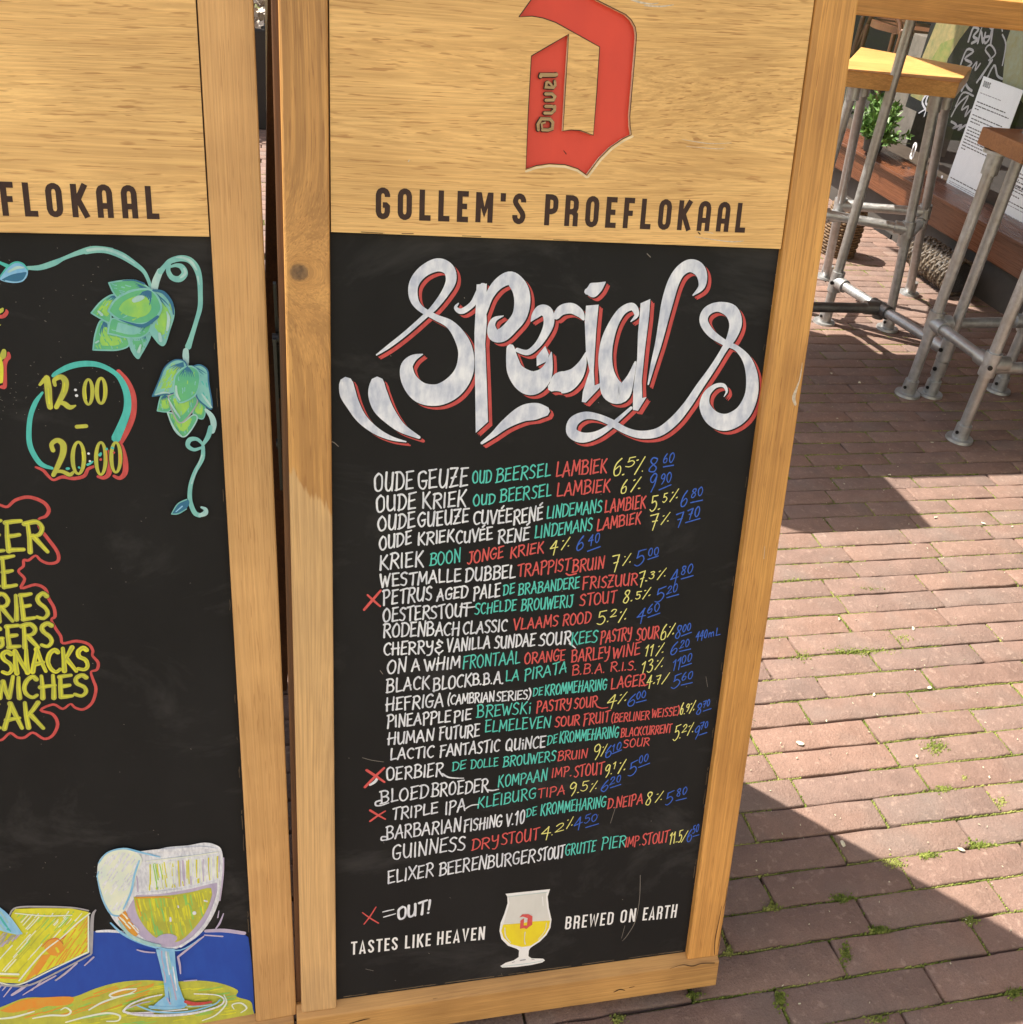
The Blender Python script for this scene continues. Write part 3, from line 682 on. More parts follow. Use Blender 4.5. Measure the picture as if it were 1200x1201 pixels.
    def bar(xa, name, xw=.04):
        A = ap + B.h*xa; Z = A + dn; vs = []
        for Pp in (A, Z+B.h*(-.036 if xa < -.3 else 0)):
            for dx in (0, xw):
                for dy in (0, .026): vs.append(loc(Pp + B.h*dx + Vector((0, dy, 0))))
        m2 = MB(); m2.add(vs, [(0,1,3,2),(4,6,7,5),(0,4,5,1),(2,3,7,6),(0,2,6,4),(1,5,7,3)]); lg = m2.build(name, M_shaded_oak, t, bevel=.001)
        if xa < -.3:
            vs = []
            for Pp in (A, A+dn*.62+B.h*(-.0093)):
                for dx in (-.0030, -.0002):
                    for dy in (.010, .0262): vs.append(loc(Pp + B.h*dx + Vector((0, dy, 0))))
            m2 = MB(); m2.add(vs, [(0,1,3,2),(4,6,7,5),(0,4,5,1),(2,3,7,6),(0,2,6,4),(1,5,7,3)]); m2.build('sunlit_edge_strip', M_sunlit_edge, lg)  # pale strip stands in for a sunlit sliver
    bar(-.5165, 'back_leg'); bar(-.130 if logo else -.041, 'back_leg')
    m2 = MB(); A = ap + B.h*(-.4760)
    vs = []
    for k in (.01, .95):
        for dx in (0, .345 if logo else .434):
            for dy in (.008, .014): vs.append(loc(A + dn*k + B.h*dx + Vector((0, dy, 0))))
    m2.add(vs, [(0,1,3,2),(4,6,7,5),(0,4,5,1),(2,3,7,6),(0,2,6,4),(1,5,7,3)]); m2.build('back_panel', M_chalk, t)
    for xx in (-.508, -.128 if logo else -.02):
        m2 = MB(); m2.tube((xx, .034, 1.140), (xx, .052, 1.140), .006, seg=10); m2.build('hinge', M_black, t)
    return t, ch, hp, ls
wood_cut = wood('routed_wood', (.86, .72, .50), (.70, .52, .30), 'x', seed=8.8, rough=.7)
M_panel_in = wood('routed_wood_face', (.52, .36, .18), (.36, .22, .10), 'x', seed=8.1, rough=.6)
rb, rch, rhp, rls = build_board(RB, 'right oak-framed chalk menu board headed Specials with a big red letter D', (M_stile_knot, M_stile), M_panel, True)
lb, lch, lhp, lls = build_board(LB, 'left oak-framed chalk menu board painted with hops, cheese and a beer glass', (M_stile2, M_stile2), M_panel2, False)
# folding stay on the open side of the right board
mb = MB()
def flatbar(a, b, w, th=.003):
    a = Vector(a); b = Vector(b); d = (b-a).normalized(); n = Vector((-d.z, 0, d.x))
    n = Vector((0, -d.z, d.y)).normalized()*w/2; x = Vector((th/2, 0, 0)); vs = []
    for p in (a, b):
        for s1 in (-1, 1):
            for s2 in (-1, 1): vs.append(p + n*s1 + x*s2)
    mb.add(vs, [(0,1,3,2),(4,6,7,5),(0,4,5,1),(2,3,7,6),(0,2,6,4),(1,5,7,3)])
flatbar((-.5150, .020, .822), (-.5150, .032, .700), .012); flatbar((-.5190, .040, .850), (-.5165, .056, .742), .010)
flatbar((-.5205, .028, .802), (-.5175, .040, .655), .011); mb.tube((-.5225, .034, .800), (-.514, .034, .800), .0055, seg=10); mb.tube((-.5215, .038, .700), (-.514, .038, .700), .005, seg=10)
mb.build('folding_stay', M_black, rb, label='black metal folding stay')

# ---- hand-painted text on the right board
SW = dict(W=2.55, T=2.0, R=2.15, Y=1.7, B=1.75)
MENU = [
"W OUDE 439 576 484 573.5 22;W GEUZE 490 573 548 569.5 22;T OUD 554 566.5 576 565 14.5;T BEERSEL 581.5 565 645 557.5 16;R LAMBIEK 652 559 711 553 17.5;Y 6 718 558 728 557 21;Y . 730 556.5 732 556 14;Y 5 734 547.5 744 546 11;Y % 744 554 755 553 17;B 8 760 554 771 553 18;B 60 777 543 790 541 11;B _ 778 547 790 545 5",
"W OUDE 441 600 487 596 20;W KRIEK 495 596 546 593 18.5;T OUD 555 593 580 590 13;T BEERSEL 586 589 646 581.5 15.5;R LAMBIEK 653 582 715 575.5 16;Y 6 727 579 735 577.5 16;Y % 740 575 751 573 15;B 9 760 577 770 572 19;B 90 774 567 787 564 11.5;B _ 773 574 787 568 5",
"W OUDE 443 623 486 617.5 18;W GUEUZE 490 618 549 612 17.5;W CUVÉE 555 614.5 600 612 16.5;W RENÉ 602 614 636 609 16.5;T LINDEMANS 641 608 705 600 15;R LAMBIEK 709 601 757 594.5 15;Y 5 762 599 770 598 17;Y . 772 597 774 597 14;Y 5 777 588.5 782 588 10;Y % 785 587 795 583 11;B 6 797 595 806 592 19;B 80 810 584 824 580 11;B _ 810 589 824 586 5",
"W OUDE 445 645 482 637 16;W KRIEK 490 639 532 634 15;W CUVÉE 535 637 577 632 14.5;W RENÉ 584 637 620 633 15.5;T LINDEMANS 627 631 694 621 15;R LAMBIEK 700 622 751 613 14;Y 7 762 620 771 618.5 17;Y % 775 614 785 611 10;B 7 792 617.5 800 615.5 16;B 70 806 609 820 604 12;B _ 804 612.5 821 607.5 5",
"W KRIEK 445 668 496 663 18;T BOON 504 663 540 658 15.5;R JONGE 548 661 590 653.5 14;R KRIEK 598 654 637 647 13;Y 4 645 648 653 647 14;Y % 658 643 668 640 11;B 6 675 646 685 643 17;B 40 690 638 703 635 11;B _ 689 646 704 640.5 5",
"W WESTMALLE 446 688 540 681 15.5;W DUBBEL 546 682 604 677 16;R TRAPPIST 607 676 668 668 15;R BRUIN 671 671 708 666 15;Y 7 717 669 725 668 18;Y % 730 662 740 659 11;B 5 744 663 755 661 17;B 00 760 651.5 772 650 9.5;B _ 760 655.5 772 651.5 5",
"W PETRUS 449 709 506 703 17;W AGED 512 704 548 700 14;W PALE 555 703 586 699 15.5;T DE 590 698 603 695 12;T BRABANDERE 608 697 679 689 13.5;R FRISZUUR 683 690.5 747 685 14;Y 7 749 687 755 686 17;Y . 757 681 759 681 14;Y 3 761 678 767 677.5 9;Y % 771 678 781 675 10;B 4 786 685 795 682 16;B 80 798 674 812 671 11;B _ 799 678.5 813 674.5 5",
"W OESTERSTOUT 449 729 550 722 16.5;T SCHELDE 557 720 605 715 13;T BROUWERIJ 611 716 671 711 14.5;R STOUT 680 710 722 706 14.5;Y 8 730 707 738 706 15;Y . 740 704 742 704 14;Y 5 745 702 751 701.5 9;Y % 754 701 763 698 10;B 5 768 706 779 703 15.5;B 20 782 696 794 693 9;B _ 782 700.5 796 696.5 5",
"W RODENBACH 450 747 538 744 16.5;W CLASSIC 543 743 594 740 14.5;R VLAAMS 602 738 654 733.5 13.5;R ROOD 660 733 692 730 13.5;Y 5 700 732 710 731 16;Y . 712 728.5 714 728.5 14;Y 2 716 723 723 722.5 9;Y % 725 728 735 725 12;B 4 746 729 756 727 15;B 60 759 719 773 716 10;B _ 760 723.5 774 718.5 5",
"W CHERRY 450 768 507 765 15;W & 510 766 519 766 16;W VANILLA 524 764 574 759 14.5;W SUNDAE 580 760 627 757 14.5;W SOUR 632 757 669 754 14.5;T KEES 670 756 700 752 14.5;R PASTRY 704 754 740 749 14.5;R SOUR 746 751 772 748 14.5;Y 6 774 750 781 749 18;Y % 782 746 791 743 12;B 8 791 749 798 748 15;B 00 800 741 810 738 8.5;B _ 799 745.5 811 741 5;B 440 816 750 829 747 9;B mL 831 747 844 744 9",
"W ON 454 790 476 787 16;W A 483 787 492 786 14.5;W WHIM 498 786 539 782.5 14.5;T FRONTAAL 543 783.5 609 777.5 15;R ORANGE 615 778.5 662 774 13.5;R BARLEY 670 776 714 771.5 14.5;R WINE 718 771.5 750 767 14;Y 11 756 769 766 767.5 13;Y % 769 768 778 765 11;B 6 785 769 794 766.5 15;B 20 797 760 808 757 9;B _ 797 763.5 810 760.5 5",
"W BLACK 453 812 503 807 16;W BLOCK 508 810 552 804 15.5;W B.B.A. 554 803 590 801 14;T LA 593 798 608 797 13;T PIRATA 615 797 664 788 13.5;R B.B.A. 671 791 709 788 11.5;R R.I.S. 716 787 746 785 10.5;Y 13 752 789 765 786.5 14;Y % 768 784 778 781 11;B 11 788 786 798 783.5 13;B 00 799 778 811 774 9;B _ 799 781.5 811 777.5 5",
"W HEFRIGA 453 833 519 828 15.5;W (CAMBRIAN 525 826 579 822 11.5;W SERIES) 582 822 622 819 11;T DE 625 816 636 814 9.5;T KROMMEHARING 639 815 711 808 13;R LAGER 716 808 756 803 14;Y 4 758 805 764 804 13;Y . 766 801.5 768 801 14;Y 7 769 801.5 774 800.5 10;Y / 776 801 783 798 10;B 5 787 807 797 804.5 15;B 60 799 798 812 795 9;B _ 799 803 812 800 5",
"W PINEAPPLE 454 853 528 846 14.5;W PIE 532 846 552 843 13;T BREWSKi 559 841 622 836 14;R PASTRY 629 835 669 830.5 13;R SOUR 673 831 700 828 12.5;Y 4 712 829 722 827 13;Y % 725 824 735 821 10;B 6 735 828 744 827 14.5;B 00 746 820 757 817 8.5;B _ 746 823.5 758 820.5 5",
"W HUMAN 455 873 508 868 14.5;W FUTURE 515 867 562 863 14.5;T ELMELEVEN 569 858 645 852.5 13.5;R SOUR 651 852 679 849.5 12;R FRUIT 684 850 714 846 13;R (BERLINER 717 847 761 843 10.5;R WEISSE) 764 841 796 838 10;Y 6 797 838 801 837 13;Y . 802 837 803 837 10;Y 9 804 834 808 833 8.5;Y % 808 835 815 831.5 11;B 8 816 838 822 837 13.5;B 70 824 829 832 827 7.5;B _ 825 833.5 834 830.5 5",
"W LACTIC 458 891 508 887 13.5;W FANTASTIC 516 887 585 880.5 14;W QUiNCE 593 880 639 876 13.5;T DE 641.5 873.5 653 870 10.5;T KROMMEHARING 656 871 725 864 13.5;R BLACKCURRENT 728 864 787 858.5 10;R SOUR 731 876.5 761 873.5 9.5;Y 5 789 868 796 866 17;Y . 797 865 798 865 10;Y 2 800 858.5 805 857.5 8.5;Y % 806 861 813 857.5 11;B 9 813 867 820 862.5 15;B 70 821 855 830 852 7.5;B _ 820 861.5 829 858.5 5",
"W OERBIER 453 915 519 909 15.5;T DE 530 904 546 901 10.5;T DOLLE 552 901 584 898 10.5;T BROUWERS 590 899 651 891.5 12.5;R BRUIN 654 892 688 888 11;Y 9 695 890 704 888 17;Y % 705 885 712 882 10;B 6 709 888 717 887 13;B 10 718 881 728 878 8.5;B _ 718 883.5 729 879 5",
"W BLOED 446 942 502 934.5 15.5;W BROEDER 506 934 572 927.5 15.5;T KOMPAAN 584 923 641 914.5 13.5;R IMP. 647 911 670 909 11;R STOUT 673 911 707 907 14;Y 9 708 911 715 909 14.5;Y . 716 907 718 907 10;Y 1 719 901 722 900.5 7.5;Y % 725 905 734 902 12;B 5 736 910 746 906.5 15.5;B 00 749 895 760 891.5 8.5;B _ 749 899.5 762 894.5 5",
"W TRIPLE 460 961 513 953 13.5;W IPA 522 955 545 949.5 14.5;T KLEIBURG 560 948 628 935.5 13.5;R TIPA 631 935.5 662 931 11.5;Y 9 667 933 676 930 14;Y . 677 929 679 929 10;Y 5 681 927 689 926 10.5;Y % 692 927 700 924 9;B 6 704 929 713 926 13;B 20 715 920 728 916 8.5;B _ 716 923.5 728 919.5 5",
"W BARBARIAN 453 984 540 974 15.5;W FISHING 544 975 588 968.5 14;W V.10 593 968.5 615 964 15;T DE 617 958 629 955 9.5;T KROMMEHARING 634 956 710 945.5 13.5;R D.NEIPA 712 948 753 942.5 12.5;Y 8 756 944 764 942 14.5;Y % 768 940 777 937 10;B 5 780 944 789 941 15;B 80 793 934 805 930.5 9;B _ 793 938.5 805 935.5 5",
"W GUINNESS 460 1008 545 995.5 17;R DRY 553 997 584 992 13.5;R STOUT 588 990.5 631 984 14;Y 4 635 982.5 645 981.5 13.5;Y . 647 979 648 979 10;Y 2 651 975.5 661 973.5 9.5;Y % 664 970.5 672 967.5 10;B 4 673 973 682 969.5 13;B 50 685 965 700 962 9;B _ 687 970 702 965.5 5",
"W ELIXER 455 1036 508 1026.5 15.5;W BEERENBURGER 515 1026.5 627 1010 15.5;W STOUT 630 1009.5 661 1005 15;T GRUTTE 663 1003 698 997.5 13.5;T PIER 705 995.5 733 992.5 14;R IMP. 733 993 751 990.5 11.5;R STOUT 753 990.5 783 987 13;Y 11.5 785 989 799 986 13.5;Y / 799 986 805 984 10;B 6 805 987 811 985.5 15;B 50 812 977 819 974.5 8.5;B _ 813 980.5 820 978.5 5",
]
ST = RB.at(CHD); YD = CHD-.00016
KEYS = ['W', 'T', 'R', 'Y', 'B']; PM = [P[k] for k in KEYS]
def rib(mb, st, pts, mi, yd, smooth=True, sub=6, scl=1.0):
    """brush stroke through (x, y, width) picture points"""
    if smooth: pts = catmull([tuple(map(float, p)) for p in pts], sub)
    q = [st(p[0], p[1]) for p in pts]
    ribbon(mb, q, [p[2]*PXU*scl for p in pts], yd, mi)
for li, line in enumerate(MENU):
    mb = MB()
    for w in line.split(';'):
        c, txt, x0, y0, x1, y1, h = w.split(' '); wd = SW[c]
        if c == 'B' and txt == '_': rib(mb, ST, [(float(x0), float(y0), 1.5), (float(x1), float(y1), 1.5)], 4, YD, False); continue
        if float(h) < 12: wd *= .86
        word(mb, ST, txt, float(x0), float(y0), float(x1), float(y1), float(h), wd, YD, KEYS.index(c))
    extra = {5: [(2, [(664,672,2),(668,674,2),(676,672,2)])], 16: [(0, [(519,907,2.6),(526,911,2.2),(536,912,1.6),(544,912,1)])],
             17: [(0, [(447,938,2.4),(441,940,2.4),(441,944,2.4),(447,944,2),(456,941,1.6)]), (0, [(572,926,2.4),(578,926.5,2),(585,925,1.4)])],
             18: [(0, [(546,948,2),(553,944,1.8),(561,943,1.4)])], 19: [(0, [(454,981,2.4),(448,981,2.2),(448,985,2.2),(458,983,1.6)])],
             9: [(0, [(668,754,2.6),(672,757,2),(675,759.5,1.3)])], 12: [(2, [(752,803.5,2),(757,803,1.6),(760,802,1.2)])], 7: [(0, [(540,711,2.4),(548,712,2.2),(557,711,1.6)])],
             13: [(2, [(700,828,2),(706,830,1.6),(713,829,1.2)])]}.get(li, [])
    for mi, pts in extra: rib(mb, ST, pts, mi, YD)
    mb.build('menu_line', PM, rch)
crosses = []
for pts in ([(427,714.5,3.2),(437,703,3.4),(446.5,692,2.6)], [(431,697,2.2),(438,703.5,2.8),(446,710.5,2.2)], [(428,922.5,3.6),(439,911,3.4),(450.5,900,3)],
            [(430,902.5,3.4),(440,909,3.6),(451,916.5,2.6)], [(434,962.5,2.6),(443,956,2.6),(452,950.5,1.8)], [(434,949.5,3),(443,955,2.8),(452,960,2)],
            [(425,1069.5,1.4),(434,1076,2),(444,1082,1.8)], [(441,1063,1.6),(434,1074,2),(427,1083,1.6)]):
    crosses.append(pts)
for k in range(0, 8, 2):
    mb = MB(); rib(mb, ST, crosses[k], 0, YD-.0002); rib(mb, ST, crosses[k+1], 0, YD-.0003); mb.build('sold_out_cross', P['R'], rch)
mb = MB()
rib(mb, ST, [(434,920,3),(440,916,4),(443,911,3)], 0, YD); mb.build('white_smudge', P['W'], rch); mb = MB()
rib(mb, ST, [(449,1069,1.7),(455,1067.5,1.9),(462,1066,1.4)], 0, YD); rib(mb, ST, [(450,1075,1.7),(457,1073,2),(464,1071,1.4)], 0, YD)
mb.build('equals_sign', P['W'], rch); mb = MB()
word(mb, ST, 'OUT!', 466, 1078, 504, 1070, 15, 3.8, YD, 0)
mb.build('sold_out_key', P['W'], rch)
mb = MB()
for si, (txt, x0, y0, x1, y1) in enumerate((('TaSTES', 411.5, 1119.5, 466.5, 1113.5), ('LIKE', 474.5, 1112.5, 505, 1109), ('HEaVEN', 512, 1108, 568.5, 1101.3), ('BREWED', 662, 1090, 719, 1084),
                            ('ON', 726.5, 1082.5, 745, 1080.3), ('EaRTH', 753, 1079.5, 793, 1075.5))):
    if si == 3: mb.build('printed_slogan', P['p'], rch, label='printed words TASTES LIKE HEAVEN'); mb = MB()
    word(mb, ST, txt, x0, y0, x1, y1, 15.6, 2.75, YD, 0, PRINT, jit=0, slant=.02, gap=1.2, mode='print')
mb.build('printed_slogan', P['p'], rch, label='printed words BREWED ON EARTH')

# ---- the big title: white brush letters over a red drop shade
def A_(p): return (390+p[0]/5.005, 290+p[1]/5.004)
def B_(p): return (540+p[0]/5.22, 300+p[1]/5.22)
def C_(p): return (660+p[0]/5.0, 290+p[1]/5.0)
TS = [
(A_, 'r', [(258,628,8),(330,578,22),(430,500,26),(545,398,28),(600,345,36),(660,265,45),(695,190,60),(680,125,66),(615,100,72),(530,140,62),(478,210,55),(475,290,50),(512,352,36),(600,405,34),(690,450,50),(752,530,74),(782,620,90),(770,730,112),(710,815,128),(620,862,128),(520,850,122),(452,780,95),(435,700,72),(470,650,45),(528,624,6)]),
(A_, 'r', [(738,326,8),(722,352,20),(758,372,32),(820,330,34),(862,262,44),(882,225,40)]),
(A_, 'p', [(845,215),(905,210),(900,350),(905,430),(895,560),(905,800),(912,1020),(840,1085),(835,700),(832,500),(840,350)]),
(B_, 'r', [(125,420,20),(150,320,40),(180,235,52),(235,165,66),(305,135,82),(360,190,98),(378,270,100),(362,360,92),(315,425,84),(255,480,84),(205,478,76),(190,425,46),(210,385,30),(262,364,5)]),
(B_, 'r', [(432,396,8),(455,362,44),(492,330,66),(532,345,70),(540,410,66),(512,480,52),(468,545,40),(410,588,34),(345,572,26)]),
(B_, 'r', [(305,560,50),(315,630,76),(335,700,104),(385,755,140),(440,775,152),(500,740,120),(535,680,64),(556,586,6)]),
(B_, 'p', [(465,612),(518,548),(540,600),(532,640),(466,672)]),
(B_, 'r', [(585,366,44),(620,328,62),(680,318,64),(730,348,50),(752,384,18)]),
(B_, 'r', [(560,800,60),(600,775,130),(650,765,138),(705,725,104),(745,660,58),(766,588,6)]),
(B_, 'r', [(775,215,40),(805,208,88),(845,188,62),(885,158,8)]),
(B_, 'p', [(768,302),(845,295),(830,450),(815,700),(820,790),(858,775),(850,805),(765,895),(742,890),(748,830),(790,700),(768,600),(760,400)]),
(C_, 'r', [(398,432,6),(432,392,30),(408,345,44),(350,368,50),(300,440,60),(262,540,78),(248,640,86),(258,740,96),(288,830,140),(345,850,120),(392,770,56),(425,670,14)]),
(C_, 'p', [(455,325),(512,300),(505,400),(480,600),(462,780),(465,880),(490,875),(440,955),(410,950),(412,830),(435,650),(440,500),(450,400)]),
(C_, 'r', [(762,278,8),(812,228,42),(816,165,64),(790,120,76),(740,105,74),(685,140,70),(645,210,74),(612,320,74),(588,430,60),(560,560,44),(528,680,30),(500,800,10)]),
(C_, 'r', [(400,938,20),(330,1000,26),(270,1052,34),(190,1098,48),(110,1112,66),(52,1080,66),(62,1020,68),(125,984,50),(200,990,40),(280,1022,42),(370,1072,42),(460,1095,50),(560,1080,60),(650,1015,64),(730,920,56),(800,815,50),(880,700,42),(948,590,42),(990,520,66),(1012,440,84),(985,372,84),(910,346,58),(845,372,58),(825,430,54),(868,500,48),(950,557,36),(1020,590,34),(1080,660,58),(1108,760,80),(1102,870,92),(1050,972,110),(960,1022,112),(880,1000,96),(832,930,72),(842,860,50),(890,812,30),(940,806,24),(960,840,16),(944,872,5)]),
(A_, 'r', [(80,795,80),(90,855,92),(120,920,76),(170,1000,60),(250,1070,44),(340,1115,26),(430,1137,8)]), (A_, 'r', [(262,795,84),(265,855,110),(292,930,112),(345,1000,84),(410,1060,54),(508,1112,18)]),
(B_, 'r', [(130,1142,18),(200,1090,36),(280,1022,66),(380,962,104),(460,948,108),(515,948,70)]),
]
def title(mb, dx, dy, yd, grow):
    for f, k, pts in TS:
        sc = 5.22 if f is B_ else 5.0
        if k == 'r':
            q = catmull([tuple(map(float, p)) for p in pts], 6)
            pp = []
            for p in q:
                a = f(p); pp.append((*ST(a[0]+dx, a[1]+dy), max(p[2], 5)/sc*PXU*.97+grow))
            ribbon(mb, [(p[0], p[1]) for p in pp], [p[2] for p in pp], yd, 0, step=.000012)
        else: fillpoly(mb, [ST(f(p)[0]+dx, f(p)[1]+dy) for p in pts], yd)
mb = MB(); title(mb, 5.2, 4.6, CHD-.00020, .0); title(mb, 3.4, 3.2, CHD-.00034, 0); title(mb, 2.0, 1.8, CHD-.00048, 0); mb.build('title_shadow', P['r'], rch, label='red drop shade painted behind the word Specials')
mb = MB(); title(mb, 1.2, 1.2, CHD-.00062, .0008); mb.build('title_outline', M_chalk, rch)
mb = MB(); title(mb, 0, 0, CHD-.00086, 0); mb.build('painted_title', P['w'], rch, label='word Specials in white brush letters')
# scratches and chipped edges of the black panel
mb = MB()
for pts in ([(751,1026,.7),(750,1055,.7),(745,1080,.8),(736,1096,.8),(730,1103,.5)], [(733,1085,.5),(729,1100,.5)], [(425,888,.6),(436,891,.8),(450,893,.6)], [(386,518,.9),(391,518,.9),(397,523,.7)],
            [(722,946,.5),(716,965,.5)], [(759,297,.9),(763,301,.9)], [(446,786,.8),(449,790,.8)], [(828,793,.5),(830,805,.5)], [(429,1136,.5),(438,1138,.5)]):
    rib(mb, ST, pts, 0, CHD-.00012)
for _ in range(26):
    y = rj.uniform(300, 1110); x = 916 - (y-291)*.1337 - rj.uniform(0, 2.5); rib(mb, ST, [(x, y, .9), (x+rj.uniform(-1, 1), y+rj.uniform(1, 4), .5)], 0, CHD-.00012, False)
for _ in range(40):
    x, y = rj.uniform(395, 880), rj.uniform(300, 1160)
    if x < 900-(y-291)*.134: rib(mb, ST, [(x, y, .6), (x+.7, y+.5, .5)], 0, CHD-.00012, False)
mb.build('scratch_marks', flat('scratch', (.22, .20, .18), .8), rch, kind='stuff')
# printed goblet
def Gp(p): return (570+p[0]/10.44, 1030+p[1]/10.44)
mb = MB(); gm = [P['q'], P['Q'], P['R'], P['a'], P['p'], P['K'], P['k']]
def gpoly(pts, mi, dy): fillpoly(mb, [ST(*Gp(p)) for p in pts], CHD-dy, mi)
gpoly([(240,185),(785,128),(755,220),(770,360),(802,500),(790,600),(740,690),(660,770),(545,845),(525,880),(520,950),(560,975),(700,980),(722,1000),(690,1025),(560,1055),(380,1080),(200,1088),(176,1070),(240,1030),(340,1000),(400,960),(405,880),(380,860),(270,820),(190,740),(165,640),(180,540),(225,430),(265,300),(262,220)], 4, .0001)
gpoly([(270,215),(740,160),(735,250),(750,370),(780,500),(700,515),(560,522),(420,545),(215,550),(250,430),(290,300)], 0, .0003)
gpoly([(210,560),(420,545),(560,522),(785,510),(770,600),(720,680),(640,760),(545,820),(440,835),(300,800),(215,720),(188,640)], 1, .0003)
for pts, mi in (([(260,220,6),(500,190,5),(750,165,6)],3), ([(478,650,14),(470,740,10),(480,800,16)],0), ([(230,600,14),(240,700,18),(300,780,14)],0), ([(740,540,12),(720,640,10),(640,740,12)],0),
                ([(690,220,14),(700,330,10)],4), ([(420,1000,20),(480,990,20)],6), ([(320,1025,10),(350,1015,10)],6), ([(560,990,10),(590,985,10)],6), ([(200,1072,5),(400,1050,6),(600,1022,6),(710,1000,5)],3)):
    pp = catmull([tuple(map(float, p)) for p in pts], 4); ribbon(mb, [ST(*Gp(p)) for p in pp], [p[2]/10.44*PXU for p in pp], CHD-.0005, mi)
gpoly([(408,470),(445,432),(520,430),(568,455),(565,560),(520,590),(495,612),(460,600),(415,612),(420,510),(465,480),(460,570),(500,570),(510,480),(450,460)], 2, .0007)
mb.build('printed_goblet', gm, rch, label='printed goblet half full of yellow beer with a small red letter D')

# cracks, dents and scuffs on the right board's frame
M_crack = flat('crack_dark', (.035, .018, .008), .9); M_scuff = flat('pale_scuff', (.55, .47, .38), .8, var=.3, scale=300)
SF = RB.at(-.0001); SR = RB.at(-.0047); SH = RB.at(HDD)
def marks(name, lst, mt, par, st, y):
    mb = MB()
    for pts in lst: rib(mb, st, pts, 0, y)
    return mb.build(name, mt, par, kind='stuff')
rstile = [c for c in rb.children if c.name.startswith('stile') and 'backing' not in c.name][0]
rrail = [c for c in rb.children if c.name.startswith('bottom_rail')][0]
marks('crack', [[(846.5,1062,.4),(843,1080,1.1),(839,1100,1.2),(838,1119,.9)], [(849,1075,.4),(845,1096,.8),(842,1112,.5)], [(853,1040,.3),(851,1056,.6),(848,1066,.3)]], M_crack, rstile, SF, -.0002)
marks('crack', [[(786,1135.5,.5),(800,1131,1.2),(812,1132.5,1.5),(823,1129.5,1.4),(838,1129,1.5)], [(410,1200,.6),(424,1196,1.8),(434,1194,.5)], [(720,1163,1.2),(727,1160,1.8),(733,1161,.8)], [(738,1158,.8),(744,1156.5,.8)], [(508,1171,.8),(513,1170,.4)]], M_crack, rrail, SR, -.0049)
marks('scuff', [[(938,445,1),(934,456,3),(931,466,4.5),(933,474,3)], [(941,425,.5),(939,440,1.4),(936,452,1)], [(897,640,.4),(896,655,.7)], [(884,850,.6),(884,853,.6)]], M_scuff, rstile, SF, -.0002)
marks('scuff', [[(737,-2,1),(750,2,2),(763,4,1.2),(772,3,.8)], [(756,6,1),(775,7,1.6),(790,5,.6)], [(800,163,.4),(818,166,.9),(836,168,.7),(858,167,.4)], [(805,171,.4),(840,174,.7),(850,173,.3)], [(480,187,1),(479,189,1)], [(815,277,.5),(840,281,.8),(860,283,1.2),(872,282,.6)], [(826,271,.4),(836,273,.7)]], M_scuff, rhp, SH, HDD-.0002)
marks('stain', [[(819,272,1.2),(821,274,1.3)], [(661,176,.6),(664,180,1.1)]], M_crack, rhp, SH, HDD-.00035)
# grime and crumbs in the joints round the panels
for bd, par in ((RB, rb), (LB, lb)):
    gm_ = MB(); rg = random.Random(12)
    def gl(x0, z0, x1, z1, y, n, w):
        for k in range(n):
            t = rg.random(); L = rg.uniform(.003, .02); dx, dz = x1-x0, z1-z0; l = math.hypot(dx, dz)
            a = (x0+dx*t, z0+dz*t); b_ = (a[0]+dx/l*L+rg.uniform(-.0004, .0004), a[1]+dz/l*L+rg.uniform(-.0004, .0004)); ribbon(gm_, [a, ((a[0]+b_[0])/2+rg.uniform(-.0005, .0005), (a[1]+b_[1])/2), b_], [w*rg.uniform(.4, 1.3)]*3, y)
    gl(-.47, .8997, -.05, .8997, HDD-.0003, 5, .0005)
    gm_.build('joint_grime', M_crack, par, kind='stuff')
    gm_ = MB(); gl(-.466, .0505, -.05, .0505, CHD-.0002, 60, .0009); gl(-.0440, .06, -.0440, .88, CHD-.0002, 14, .0005)
    gm_.build('dust_line', flat('edge_dust', (.14, .10, .06), .9), par, kind='stuff')

